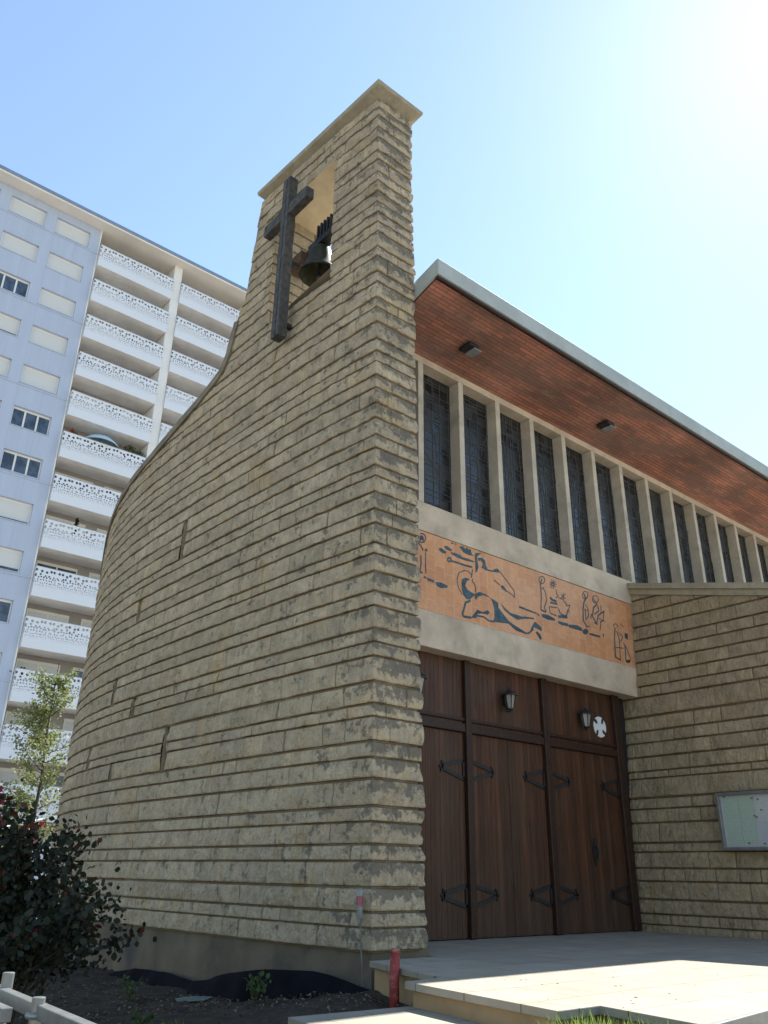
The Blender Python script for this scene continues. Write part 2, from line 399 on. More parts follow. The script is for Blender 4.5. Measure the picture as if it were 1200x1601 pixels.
# ------------------------------------------------------------------ rock-faced coursed stone walls
def stone_wall(name, path, zc, mat, parent, lean, top=None, holes=(), fine=(0, 1e9), ds=.04, ds2=.2, corners=(), seed=1, bulge=.015, rec=.026, crustfn=None, blen=(.28, .62), zfade=None, bottom=None):
    P = np.array(path, float); seg = np.diff(P, axis=0); L = np.hypot(*seg.T); Sx = np.r_[0, np.cumsum(L)]
    n = np.c_[seg[:, 1], -seg[:, 0]]/L[:, None]
    nv = np.zeros_like(P); nv[0] = n[0]; nv[-1] = n[-1]
    a, b = n[:-1], n[1:]; nv[1:-1] = (a+b)/(1+np.sum(a*b, 1))[:, None]
    T = Sx[-1]; rs = random.Random(seed); V = []; Fc = []; B = []; VF = []; J = []; CR = []; base = 0
    prof_t = np.array([0, .07, .10, .16, .34, .60, .84, .95, 1.0])
    prof_o = np.array([-rec, -rec, .6, .95, 1.0, .85, .55, .2, -rec])
    for ci in range(len(zc)-1):
        z0, z1 = zc[ci], zc[ci+1]
        js = []; s = rs.uniform(0, .4)
        while s < T:
            if all(abs(s-c) > .16 for c in corners): js.append(s)
            s += rs.uniform(*blen)*(.8+1.6*(z1-z0))
        cols = set(np.round(np.arange(0, T, ds2), 4).tolist()) | {round(T, 4)} | {round(c, 4) for c in corners}
        cols |= set(np.round(np.arange(max(0, fine[0]), min(T, fine[1]), ds), 4).tolist())
        for j in js:
            if fine[0] <= j <= fine[1]: cols |= {round(j-.014, 4), round(j-.006, 4), round(j+.006, 4), round(j+.014, 4)}
        hs = [h for h in holes if h[2] < z1-1e-3 and h[3] > z0+1e-3]
        for h in hs: cols |= {round(h[0], 4), round(h[1], 4)}
        cs = np.array(sorted(c for c in cols if 0 <= c <= T)); keep = np.r_[True, np.diff(cs) > 1e-3]; cs = cs[keep]
        px = np.interp(cs, Sx, P[:, 0]); py = np.interp(cs, Sx, P[:, 1]); nx = np.interp(cs, Sx, nv[:, 0]); ny = np.interp(cs, Sx, nv[:, 1])
        bi = np.searchsorted(js, cs); brnd = np.array([rs.random() for _ in range(len(js)+2)]); boff = np.array([rs.uniform(-.006, .007) for _ in range(len(js)+2)])
        jstr = np.array([rs.choice([.15, .3, .5, .9]) for _ in range(len(js)+2)]); ja = np.array(js) if js else np.array([-99.])
        dj = np.min(np.abs(cs[:, None]-ja[None, :]), axis=1); jm = np.clip((.0125-dj)/.006, 0, 1)*jstr[bi]; je = np.clip(1-dj/.05, 0, 1)*jstr[bi]
        rows = len(prof_t); Z = z0 + (z1-z0)*prof_t[:, None] + np.zeros((rows, len(cs)))
        if top is not None: tz = np.array([top(c) for c in cs]); Z = np.minimum(Z, tz[None, :])
        if bottom is not None: Z = np.maximum(Z, bottom)
        O = np.where(prof_o[:, None] > -rec+1e-6, prof_o[:, None]*bulge + boff[bi][None, :] - .010*je[None, :]**2, -rec)
        body = (prof_o > -rec+1e-6)[:, None]
        W = Sx[0] + cs[None, :] + 0*Z
        nz = fbm(W*4.2, Z*5.5, 0*Z+seed, 4, seed)*.010*np.where(Z < 4, 1.5, 1) + fbm(W*17, Z*17, 0*Z+seed, 2, seed+9)*.007
        jc = np.r_[0, ja, T]; ctr = np.array([(jc[min(q, len(jc)-1)]+jc[min(q+1, len(jc)-1)])/2 for q in bi]); tilt = np.array([rs.uniform(-.013, .013) for _ in range(len(js)+3)])
        O = O + np.where(body, (np.clip(cs-ctr, -.4, .4)*tilt[bi])[None, :], 0)
        O = np.where(body, O + nz - jm[None, :]*.010, O)
        # a little wander in the joint lines
        wob = vnoise(cs*1.1, cs*0+ci*.0, cs*0, seed+33)*.0
        X = px[None, :] + nx[None, :]*O; Y = py[None, :] + ny[None, :]*O
        pts = lean(np.stack([X, Y, Z], -1).reshape(-1, 3))
        m = len(cs)
        V.append(pts); B.append(np.broadcast_to(brnd[bi], (rows, m)).ravel()); VF.append(np.broadcast_to(prof_t[:, None], (rows, m)).ravel())
        J.append(np.where(body, jm[None, :], 1.0).ravel())
        CR.append(np.broadcast_to(crustfn(cs, (z0+z1)/2) if crustfn else np.full(m, .3), (rows, m)).ravel())
        for r_ in range(rows-1):
            zt = Z[r_+1]-Z[r_]
            for c in range(m-1):
                if zt[c] < 1e-4 and zt[c+1] < 1e-4: continue
                if hs:
                    cm = (cs[c]+cs[c+1])/2; zm = z0+(z1-z0)*(prof_t[r_]+prof_t[r_+1])/2
                    if any(h[0] < cm < h[1] and h[2] < zm < h[3] for h in hs): continue
                i = base+r_*m+c
                Fc.append((i, i+1, i+m+1, i+m))
        base += rows*m
    V = np.concatenate(V)
    return make(name, (V, Fc), mat, parent, attrs=dict(blk=np.concatenate(B), vf=np.concatenate(VF), jnt=np.concatenate(J), crust=np.concatenate(CR)))
MOS_POLY=[[(7.632,6.348),(7.687,6.372),(7.719,6.337),(7.708,6.282),(7.671,6.298),(7.642,6.264),(7.621,6.301)],[(7.611,5.707),(7.654,5.692),(7.632,5.649),(7.603,5.639)],[(7.941,5.686),(8.063,5.714),(8.208,5.689),(8.184,5.65),(8.061,5.621),(7.978,5.635)],[(8.029,6.252),(8.075,6.271),(8.187,6.236),(8.175,6.203),(8.096,6.195),(8.04,6.22)],[(8.144,6.318),(8.201,6.337),(8.315,6.296),(8.303,6.281),(8.211,6.274),(8.155,6.294)],[(8.289,6.423),(8.343,6.432),(8.335,6.403),(8.3,6.404)],[(8.475,6.401),(8.542,6.425),(8.613,6.393),(8.638,6.432),(8.685,6.403),(8.722,6.431),(8.755,6.34),(8.815,6.334),(8.681,6.312),(8.563,6.326),(8.517,6.368)],[(8.28,6.255),(8.373,6.267),(8.513,6.259),(8.536,6.238),(8.679,6.248),(8.822,6.231),(8.773,6.215),(8.581,6.199),(8.441,6.201),(8.307,6.229)],[(8.834,6.388),(8.984,6.427),(8.907,6.371),(8.868,6.324),(8.877,6.263),(8.897,6.16),(8.859,6.079),(8.826,6.053),(8.826,6.214),(8.822,6.34)],[(8.887,6.316),(8.999,6.349),(9.052,6.308),(9.068,6.239),(9.107,6.18),(9.214,6.184),(9.279,6.226),(9.349,6.251),(9.398,6.211),(9.366,6.185),(9.213,6.162),(9.063,6.154),(8.961,6.172),(8.993,6.22),(8.999,6.258),(8.952,6.291),(8.902,6.266)],[(9.397,5.974),(9.467,5.987),(9.563,5.904),(9.537,5.894),(9.425,5.926)],[(8.523,5.878),(8.594,5.913),(8.693,5.912),(8.62,5.863),(8.582,5.784),(8.627,5.726),(8.75,5.693),(8.798,5.692),(8.748,5.641),(8.679,5.579),(8.604,5.566),(8.536,5.619),(8.505,5.715),(8.502,5.818)],[(8.786,5.689),(8.896,5.752),(9.041,5.746),(9.149,5.707),(8.991,5.718),(8.868,5.669),(8.812,5.6),(8.783,5.636)],[(9.149,5.707),(9.32,5.667),(9.322,5.583),(9.398,5.528),(9.553,5.411),(9.563,5.369),(9.361,5.346),(9.175,5.326),(9.224,5.405),(9.225,5.545),(9.194,5.643)],[(9.553,5.411),(9.715,5.364),(9.994,5.295),(9.953,5.274),(9.709,5.289),(9.562,5.36)],[(8.686,5.291),(8.784,5.391),(8.834,5.448),(8.952,5.435),(9.076,5.492),(9.115,5.46),(9.071,5.417),(8.951,5.411),(8.831,5.384),(8.808,5.306)],[(9.382,5.666),(9.491,5.605),(9.602,5.557),(9.73,5.557),(9.886,5.553),(10.126,5.581),(10.165,5.571),(9.936,5.529),(9.775,5.475),(9.624,5.51),(9.464,5.574)],[(10.202,5.533),(10.371,5.466),(10.365,5.402),(10.179,5.432),(10.074,5.36),(10.127,5.445)],[(10.241,5.378),(10.323,5.339),(10.354,5.264),(10.309,5.247),(10.206,5.349)],[(10.272,5.697),(10.311,5.683),(10.327,5.646),(10.282,5.658)],[(10.389,5.695),(10.452,5.716),(10.577,5.719),(10.742,5.688),(10.73,5.654),(10.54,5.634),(10.404,5.65)],[(10.825,5.667),(11.085,5.676),(11.097,5.629),(10.904,5.614),(10.815,5.633)],[(11.101,5.664),(11.353,5.697),(11.469,5.672),(11.482,5.617),(11.282,5.613),(11.107,5.616)],[(11.653,5.644),(11.633,5.61),(11.591,5.582),(11.542,5.571),(11.501,5.579),(11.484,5.604),(11.497,5.638),(11.534,5.668),(11.583,5.685),(11.628,5.681),(11.652,5.659)],[(10.837,5.773),(11.074,5.826),(11.091,5.768),(10.832,5.727)],[(12.718,5.314),(12.875,5.354),(12.828,5.281),(12.726,5.27)],[(12.769,5.829),(12.871,5.834),(12.85,5.719),(12.763,5.739)]]
MOS_LINE=[(0.02,[(7.754,6.347),(7.743,6.307),(7.714,6.273),(7.675,6.252),(7.636,6.251),(7.607,6.27),(7.597,6.303),(7.608,6.343),(7.636,6.377),(7.676,6.398),(7.715,6.399),(7.744,6.381),(7.754,6.347)]),(0.025,[(7.605,6.254),(7.62,6.207),(7.657,6.199),(7.696,6.133)]),(0.025,[(7.762,6.176),(7.768,6.134)]),(0.02,[(7.735,6.143),(7.788,6.157)]),(0.03,[(7.652,6.036),(7.657,5.902),(7.629,5.778),(7.682,5.774)]),(0.022,[(7.75,6.113),(7.748,5.925),(7.753,5.783)]),(0.035,[(7.714,5.715),(7.757,5.712)]),(0.045,[(7.789,5.7),(7.909,5.691)]),(0.02,[(8.377,6.42),(8.405,6.42)]),(0.03,[(8.286,6.134),(8.28,6.116),(8.266,6.101),(8.248,6.092),(8.229,6.092),(8.216,6.1),(8.212,6.115),(8.217,6.132),(8.231,6.147),(8.249,6.156),(8.268,6.156),(8.281,6.148),(8.286,6.134)]),(0.035,[(8.276,6.114),(8.391,6.118),(8.578,6.116),(8.745,6.126)]),(0.018,[(9.393,6.21),(9.564,6.086),(9.723,5.958),(9.732,5.847),(9.652,5.884),(9.501,5.922)]),(0.02,[(9.25,6.03),(9.378,5.979)]),(0.018,[(8.513,5.623),(8.425,5.731),(8.406,5.847),(8.451,5.958),(8.575,6.031),(8.67,6.033),(8.739,5.979)]),(0.025,[(8.756,6.089),(8.726,5.949)]),(0.02,[(8.756,5.93),(8.739,5.882),(8.777,5.874),(8.808,5.82),(8.813,5.716)]),(0.04,[(8.686,5.563),(8.579,5.506),(8.54,5.399),(8.502,5.307),(8.535,5.277),(8.686,5.291)]),(0.03,[(8.829,5.35),(8.972,5.362),(9.078,5.324),(9.212,5.33)]),(0.04,[(9.833,5.706),(9.964,5.701)]),(0.02,[(9.964,5.701),(10.19,5.685)]),(0.03,[(9.864,5.296),(9.955,5.287),(10.035,5.306),(10.149,5.396)]),(0.03,[(9.951,5.698),(10.11,5.692),(10.257,5.686)]),(0.025,[(9.939,5.557),(10.18,5.579)]),(0.04,[(11.687,5.609),(11.988,5.613)]),(0.03,[(12.08,5.678),(12.105,5.639)]),(0.018,[(10.538,6.336),(10.524,6.3),(10.492,6.268),(10.451,6.25),(10.412,6.249),(10.385,6.267),(10.377,6.297),(10.391,6.333),(10.423,6.365),(10.464,6.384),(10.504,6.384),(10.531,6.367),(10.538,6.336)]),(0.03,[(10.459,6.336),(10.412,6.229),(10.416,6.04),(10.383,5.772),(10.498,5.762)]),(0.022,[(10.473,6.19),(10.534,6.105),(10.554,5.977),(10.472,5.828),(10.521,5.773)]),(0.02,[(10.442,6.16),(10.487,6.189)]),(0.016,[(10.773,6.317),(10.85,6.335)]),(0.016,[(10.767,6.307),(10.825,6.279)]),(0.016,[(10.755,6.298),(10.771,6.236)]),(0.016,[(10.74,6.295),(10.709,6.222)]),(0.016,[(10.729,6.298),(10.663,6.242)]),(0.016,[(10.726,6.306),(10.65,6.289)]),(0.016,[(10.731,6.317),(10.674,6.344)]),(0.016,[(10.744,6.325),(10.728,6.388)]),(0.016,[(10.758,6.329),(10.79,6.403)]),(0.016,[(10.77,6.326),(10.837,6.383)]),(0.02,[(10.826,6.229),(10.838,6.154),(10.878,6.125),(10.815,6.082)]),(0.05,[(10.655,6.046),(10.7,6.018),(10.808,6.013)]),(0.035,[(10.645,5.959),(10.831,5.971)]),(0.022,[(10.607,5.872),(10.624,5.766),(10.792,5.752)]),(0.02,[(10.622,5.878),(10.824,5.903)]),(0.025,[(10.857,5.891),(10.899,5.814),(11.057,5.799),(11.116,5.926)]),(0.02,[(11.081,5.996),(11.194,6.03),(11.131,5.93),(11.154,5.877)]),(0.018,[(10.88,6.096),(10.99,6.092),(11.098,6.019)]),(0.016,[(10.948,6.102),(11.087,6.21)]),(0.016,[(10.965,6.173),(11.067,6.118)]),(0.016,[(11.023,6.215),(11.007,6.086)]),(0.018,[(11.741,6.337),(11.724,6.3),(11.69,6.267),(11.647,6.249),(11.607,6.249),(11.58,6.268),(11.574,6.3),(11.59,6.338),(11.624,6.37),(11.667,6.389),(11.708,6.389),(11.734,6.37),(11.741,6.337)]),(0.035,[(11.622,6.331),(11.667,6.261),(11.599,6.166),(11.553,6.019),(11.535,5.82),(11.627,5.722)]),(0.025,[(11.64,6.136),(11.708,6.071),(11.7,5.932),(11.616,5.856),(11.613,6.051)]),(0.02,[(11.61,6.031),(11.704,6.041)]),(0.02,[(11.627,5.722),(11.699,5.756)]),(0.018,[(12.048,6.325),(12.03,6.287),(11.992,6.253),(11.945,6.234),(11.901,6.233),(11.871,6.252),(11.864,6.285),(11.882,6.323),(11.919,6.356),(11.967,6.376),(12.011,6.377),(12.041,6.358),(12.048,6.325)]),(0.03,[(11.897,6.292),(11.988,6.221),(11.872,6.126),(11.815,5.955),(11.923,5.839),(11.997,6.013),(12.154,6.105)]),(0.03,[(11.789,5.99),(11.761,5.905)]),(0.025,[(12.009,6.195),(12.026,6.099),(11.886,6.01)]),(0.025,[(12.013,6.016),(12.191,6.133),(12.135,5.941),(12.031,5.891)]),(0.02,[(12.108,6.217),(12.092,6.072)]),(0.022,[(12.056,5.886),(12.007,5.738)]),(0.02,[(12.003,5.954),(12.191,5.933)]),(0.03,[(11.861,5.847),(11.953,5.836)]),(0.016,[(12.433,5.891),(12.438,5.906),(12.449,5.92),(12.464,5.934),(12.482,5.945),(12.501,5.952),(12.521,5.956),(12.539,5.955),(12.554,5.95),(12.564,5.941),(12.569,5.929),(12.568,5.915),(12.562,5.9)]),(0.03,[(12.478,5.87),(12.433,5.681),(12.394,5.321)]),(0.03,[(12.394,5.321),(12.549,5.285)]),(0.02,[(12.512,5.816),(12.575,5.708),(12.566,5.527),(12.543,5.308)]),(0.02,[(12.442,5.505),(12.674,5.527)]),(0.02,[(12.574,5.798),(12.698,5.751),(12.611,5.635)]),(0.02,[(12.693,5.63),(12.784,5.547),(12.877,5.364)]),(0.025,[(12.733,5.577),(12.715,5.297)]),(0.015,[(12.657,5.986),(12.767,5.946)])]
# ================================================================== GROUND
def gz(x, y): return .36 + .30*np.exp(-((x-5.9)**2/3 + (y-6.6)**2/5)) + 0*x
mb = MB(); mb.quad((-900, -900, .25), (900, -900, .25), (900, 900, .25), (-900, 900, .25))
make('ground', mb, ASPH, kind='structure')
xs = np.r_[np.arange(-9, 9.6, .09)]; ys = np.r_[np.arange(2.2, 14, .09), np.arange(14, 26, .4)]
GX, GY = np.meshgrid(xs, ys); GZ = gz(GX, GY) + fbm(GX*1.7, GY*1.7, GX*0, 4, 5)*.03 + fbm(GX*9, GY*9, GX*0, 3, 8)*.012
nx_ = len(xs); F = [(j*nx_+i, j*nx_+i+1, (j+1)*nx_+i+1, (j+1)*nx_+i) for j in range(len(ys)-1) for i in range(nx_-1)]
make('soil', (np.stack([GX, GY, GZ], -1).reshape(-1, 3), F), SOIL, kind='structure', smooth=True)

def slab(name, poly, z0, z1, zr, inset=.05):
    top = MB().prism(poly, z1-.055, z1); o = make(name, top, PAVE, kind='structure', bevel=.006, loc=(0, 0, 0))
    cx = sum(p[0] for p in poly)/len(poly); cy = sum(p[1] for p in poly)/len(poly)
    return o
# paving slabs oversail the riser by a few centimetres
PL = [(4.93, 5.55), (4.73, 3.86), (5.16, 3.85), (4.90, 2.2), (4.85, 1.0), (26, 1.0), (26, 8.62), (6.7, 8.62), (6.7, 6.98), (5.74, 6.98), (5.37, 5.58)]
RP = [(4.98, 5.50), (4.785, 3.91), (5.22, 3.90), (4.96, 2.2), (4.91, 1.06), (25.9, 1.06), (25.9, 8.6), (6.75, 8.6), (6.75, 7.0), (5.80, 6.97), (5.43, 5.54)]
slab('paved_platform', PL, 0, .92, 0)
make('platform_riser', MB().prism(RP, .1, .864), RISER, kind='structure')
LS = [(3.9, 5.66), (5.0, 5.555), (5.0, 5.45), (4.83, 3.9), (4.62, 3.7), (3.6, 3.75)]
slab('lower_step', LS, 0, .745, 0)
make('lower_step_riser', MB().prism([(3.95, 5.6), (4.95, 5.5), (4.78, 3.95), (4.6, 3.75), (3.66, 3.8)], .2, .69), RISER, kind='structure')

# ================================================================== CHURCH
church = empty('church', (5.86, 7.1, .92), 'stone church with tall bell tower, sweeping curved wall and big brown wooden doors', 'church')
ZC = [.97, 1.19, 1.33, 1.56, 1.82, 1.98, 2.21, 2.36, 2.65, 2.88, 3.05, 3.33, 3.47, 3.72, 4.03, 4.2, 4.36, 4.65, 4.83, 5.09, 5.33, 5.47, 5.75, 5.94, 6.19, 6.43, 6.58, 6.85, 7.05, 7.32, 7.56, 7.82, 8.02, 8.26, 8.44, 8.65, 8.95, 9.22, 9.4, 9.7, 9.9, 10.2, 10.38, 10.7, 10.91, 11.1, 11.32, 11.54, 11.77, 11.98, 12.28, 12.47, 12.77, 13.01, 13.3, 13.52, 13.74]
CV = np.array([(5.86, 7.1), (5.75, 8.4), (5.68, 9.8), (5.63, 11.5), (5.61, 13.), (5.64, 14.3), (5.76, 15.6), (5.96, 16.7), (6.3, 17.85), (6.95, 19.2), (8.0, 20.4), (9.6, 21.4), (12., 22.1), (16, 22.4)])
def smooth_path(P, n=10):
    out = []
    for i in range(len(P)-1):
        p0 = P[max(i-1, 0)]; p1 = P[i]; p2 = P[i+1]; p3 = P[min(i+2, len(P)-1)]
        for t in np.linspace(0, 1, n, endpoint=False):
            out.append(.5*((2*p1) + (-p0+p2)*t + (2*p0-5*p1+4*p2-p3)*t*t + (-p0+3*p1-3*p2+p3)*t**3))
    out.append(P[-1]); return np.array(out)
CP = smooth_path(CV)                                   # corner -> far end
Lc = float(np.sum(np.hypot(*np.diff(CP, axis=0).T)))
path = np.concatenate([CP[::-1], [(6.58, 7.1), (6.58, 11.3)]])
SL = np.r_[0, np.cumsum(np.hypot(*np.diff(path, axis=0).T))]
S_COR = Lc; S_R = Lc+.72; S_END = SL[-1]
def lean(p):
    p = p.copy(); dz = p[:, 2]-.92; w_ = np.clip((11.2-p[:, 1])/4.1, 0, 1)
    p[:, 0] += .015*dz; p[:, 1] += .035*dz*w_; return p
TY = [0, 10.78, 10.80, 11.05, 11.30, 11.33, 11.42, 11.47, 11.62, 11.95, 12.32, 12.91, 13.56, 14.26, 15.17, 16.04, 16.93, 17.4, 18, 19, 30]
TZ = [13.74, 13.74, 13.74, 11.45, 11.05, 10.94, 10.66, 10.42, 10.17, 10.03, 9.90, 9.76, 9.61, 9.47, 9.38, 9.26, 9.06, 8.85, 8.45, 7.85, 7.85]
def topY(y): return float(np.interp(y, TY, TZ))
def s2y(s): return float(np.interp(s, SL, path[:, 1])) if s < S_COR else (7.1 if s < S_R else float(s-S_R+7.1))
def ywall_s(y): # s on the left wall at base y (valid for y < 17)
    k = np.argsort(CP[:90, 1]); return S_COR - float(np.interp(y, CP[:90, 1], np.r_[0, np.cumsum(np.hypot(*np.diff(CP[:90], axis=0).T))]))
def top_s(s):
    y = s2y(s)
    return topY(y) - (.13 if y > 11.32 else 0)
holes = [(ywall_s(10.1), ywall_s(8.257), 10.38, 13.01), (S_R+8.257-7.1, S_R+10.1-7.1, 10.38, 13.01)]
SLITS = [(12.22, .15, 6.58, 7.32), (13.68, .14, 5.75, 6.19), (14.25, .16, 4.36, 4.83), (13.28, .16, 4.03, 4.36), (11.88, .15, 3.05, 3.72), (15.1, .16, 3.33, 3.72), (13.8, .12, 3.05, 3.33)]
for y, w_, a, b in SLITS: holes.append((ywall_s(y+w_/2), ywall_s(y-w_/2), a, b))
def crust(cs, z):
    d = np.abs(cs-S_COR); c = .30 + .55*np.exp(-d/.7) + np.where((cs > S_COR-.02) & (cs < S_R), .65, 0)
    return np.clip(c, 0, 1.25)
YE = [ywall_s(y) for y in (10.8, 11.05, 11.3, 11.33, 11.42, 11.47, 11.62)]
stone_wall('tower_and_curved_wall', path, ZC, STONE, church, lean, top=top_s, holes=holes, fine=(ywall_s(17), S_R+.02), ds=.045, ds2=.22,
           corners=[S_COR, S_R]+YE, seed=3, crustfn=crust)
# jambs, sill and soffit of the bell opening
def leanp(x, y, z): return tuple(lean(np.array([[x, y, z]]))[0])
zj = [z for z in ZC if 10.38 <= z <= 13.01]
stone_wall('bell_opening_jamb', [(5.64, 10.1), (6.58, 10.1)], zj, STONE, church, lean, fine=(0, 2), seed=21)
stone_wall('bell_opening_jamb', [(6.58, 8.257), (5.77, 8.257)], zj, STONE, church, lean, fine=(0, 2), seed=22)
m = MB()
for y0, y1 in ((8.2, 10.2),): m.quad(leanp(5.70, 8.2, 12.99), leanp(6.6, 8.2, 12.99), leanp(6.6, 10.15, 12.99), leanp(5.67, 10.15, 12.99))
make('opening_soffit', m, SOFFT, church)
m = MB(); m.quad(leanp(5.70, 8.2, 10.52), leanp(6.6, 8.2, 10.52), leanp(6.6, 10.15, 10.39), leanp(5.67, 10.15, 10.39))
make('opening_sill', m, CAP, church)
# end face of the tower above the sweep, and the inner face of the curved wall
m = MB()
for ya, za, yb, zb in ((10.79, 13.74, 11.05, 11.45), (11.05, 11.45, 11.31, 11.05), (11.31, 11.05, 11.31, 8.0)):
    m.quad(leanp(5.66, ya, za), leanp(6.58, ya, za), leanp(6.58, yb, zb), leanp(5.64, yb, zb))
make('tower_rear_face', m, STONE, church)
seg = np.diff(CP, axis=0); nn_ = np.c_[-seg[:, 1], seg[:, 0]]; nn_ /= np.hypot(*nn_.T)[:, None]; nn_ = np.vstack([nn_, nn_[-1]]); nn_ = -nn_ if nn_[0][0] < 0 else nn_
# nn_: unit vectors pointing inward (+X near the corner)
def lx(z): return .015*(z-.92)
m = MB(); prev = None
ysq = [11.30, 11.33, 11.38, 11.42, 11.47, 11.54, 11.62, 11.75, 11.95, 12.15] + [y for y in CP[:90, 1] if 12.3 < y]
k_cop = []
seqs = []
cum = np.r_[0, np.cumsum(np.hypot(*seg.T))]
st = [float(np.interp(y, CP[:80, 1], cum[:80])) for y in ysq if y < CP[79, 1]] + [c for c in cum[80:]]
for s_ in st:
    x = np.interp(s_, cum, CP[:, 0]); y = np.interp(s_, cum, CP[:, 1]); nx1 = np.interp(s_, cum, nn_[:, 0]); ny1 = np.interp(s_, cum, nn_[:, 1])
    z = topY(y)
    seqs.append((x, y, nx1, ny1, z))
for i in range(len(seqs)-1):
    q = []
    for x, y, a, b, z in (seqs[i], seqs[i+1]): q.append([(x+a*.38+lx(z), y+b*.38, z-.1), (x+a*.38, y+b*.38, .2)])
    m.quad(q[0][0], q[0][1], q[1][1], q[1][0])
make('curved_wall_inner_face', m, CONC, church)
def ribbon(secs):
    m = MB(); n = len(secs[0]); m.v = [p for s_ in secs for p in s_]
    for i in range(len(secs)-1):
        for j in range(n): m.f.append((i*n+j, i*n+(j+1) % n, (i+1)*n+(j+1) % n, (i+1)*n+j))
    m.f += [tuple(range(n))[::-1], tuple((len(secs)-1)*n+j for j in range(n))]; return m
secs = []
zs_ = [q[4] for q in seqs]
for i, (x, y, a, b, z) in enumerate(seqs):
    # thickness measured perpendicular to the sweep
    i0, i1 = max(i-1, 0), min(i+1, len(seqs)-1); dsx = math.dist(seqs[i0][:2], seqs[i1][:2]) or 1e-3; sl = (zs_[i1]-zs_[i0])/dsx
    ln = math.hypot(1, sl); tx, ty = b, -a   # along-path unit (any sign)
    dyn = sl/ln*.15; dzn = -1/ln*.15
    hx, hy = (seqs[i1][0]-seqs[i0][0])/dsx, (seqs[i1][1]-seqs[i0][1])/dsx
    o = lambda off, t: (x+a*off+lx(z)+hx*dyn*t, y+b*off+hy*dyn*t, z+dzn*t)
    secs.append([o(-.055, 0), o(.43, 0), o(.43, 1), o(-.055, 1)])
make('wall_coping', ribbon(secs), COPE, church)
# plinth
m = MB(); pp = [tuple(p + nn_[i]*.05) for i, p in enumerate(CP)][::-1]; pp[-1] = (5.905, 7.145); pp += [(6.7, 7.145)]
for i in range(len(pp)-1): m.quad((*pp[i], -.2), (*pp[i+1], -.2), (*pp[i+1], 1.0), (*pp[i], 1.0))
make('plinth', m, PLINTH, church)
# cap slab of the tower
A_, B_, C_, D_ = leanp(5.86, 7.1, 13.75), leanp(6.58, 7.1, 13.75), leanp(6.58, 10.72, 13.75), leanp(5.66, 10.72, 13.75)
def capring(off, z, dz=0): return [(A_[0]-off, A_[1]-off*1.15, z), (B_[0]+off*.75, B_[1]-off*1.15, z), (C_[0]+off*.75, C_[1]+off*.3, z), (D_[0]-off, D_[1]+off*.3, z)]
rings = [capring(-.03, 13.72), capring(.02, 13.74), capring(.15, 13.80), capring(.165, 13.83), capring(.165, 13.88), capring(.0, 13.93)]
m = MB(); m.v = [p for r_ in rings for p in r_]
for i in range(len(rings)-1):
    for j in range(4): m.f.append((i*4+j, i*4+(j+1) % 4, (i+1)*4+(j+1) % 4, (i+1)*4+j))
m.f += [(3, 2, 1, 0), (20, 21, 22, 23)]
make('tower_cap', m, CAP, church)
# slit windows: reveal and dark back
for y, w_, a, b in SLITS:
    s0, s1 = ywall_s(y+w_/2), ywall_s(y-w_/2)
    p0 = np.array([np.interp(s0, SL, path[:, 0]), np.interp(s0, SL, path[:, 1])]); p1 = np.array([np.interp(s1, SL, path[:, 0]), np.interp(s1, SL, path[:, 1])])
    d = (p1-p0)/np.linalg.norm(p1-p0); inn = np.array([-d[1], d[0]]); e = lx((a+b)/2)
    f0, f1 = p0-inn*.0, p1-inn*.0; g0, g1 = p0+inn*.28+d*.02, p1+inn*.28
    P3 = lambda p, z: (p[0]+e, p[1], z)
    m = MB(); m.quad(P3(f0, a), P3(f0, b), P3(g0, b), P3(g0, a)); m.quad(P3(f1, b), P3(f1, a), P3(g1, a), P3(g1, b))
    m.quad(P3(f0, b), P3(f1, b), P3(g1, b), P3(g0, b)); m.quad(P3(f1, a), P3(f0, a), P3(g0, a), P3(g1, a))
    r_ = make('slit_window', m, STONE, church)
    m = MB(); m.quad(P3(g0, a), P3(g0, b), P3(g1, b), P3(g1, a)); make('pane', m, SGLASS, r_)

# ---- facade: lintel, mosaic, sill beam, clerestory
make('door_lintel', MB().box(6.72, 13.2, 8.27, 8.80, 4.672, 5.21), CONC, church, bevel=.008)
mp = make('mosaic_panel', MB().box(6.72, 13.3, 8.283, 8.80, 5.214, 6.442), TILES, church)
tri = lambda a, b, h: (a, h, b)
FIG = [[], [], [], [], []]
def bin_(x): return 0 if x < 8.02 else 1 if x < 10.55 else 2 if x < 11.6 else 3 if x < 12.55 else 4
for q in MOS_POLY: FIG[bin_(sum(p[0] for p in q)/len(q))].append((0, q))
for wd, q in MOS_LINE: FIG[bin_(sum(p[0] for p in q)/len(q))].append((wd, q))
for grp in FIG:
    m = MB()
    for wd, q in grp:
        if not wd: m.prism(q, 8.2795, 8.30, tri); continue
        for (a, b), (c, d) in zip(q[:-1], q[1:]):
            L_ = math.hypot(c-a, d-b) or 1e-6; ux, uy = (c-a)/L_, (d-b)/L_; h = wd*.45; e = h*.35
            m.prism([(a-ux*e-uy*h, b-uy*e+ux*h), (a-ux*e+uy*h, b-uy*e-ux*h), (c+ux*e+uy*h, d+uy*e-ux*h), (c+ux*e-uy*h, d+uy*e+ux*h)], 8.2795+random.uniform(-.0015, .0015), 8.30, tri)
    make('inlaid_figure', m, INLAY, mp)
make('sill_beam', MB().box(6.72, 24.3, 8.27, 8.80, 6.452, 6.925), CONC, church, bevel=.008)
make('clerestory_header', MB().box(6.72, 24.3, 8.27, 8.62, 9.475, 9.598), CONC, church)
NF = 18
XF = [6.727+.933*i for i in range(NF+1)]
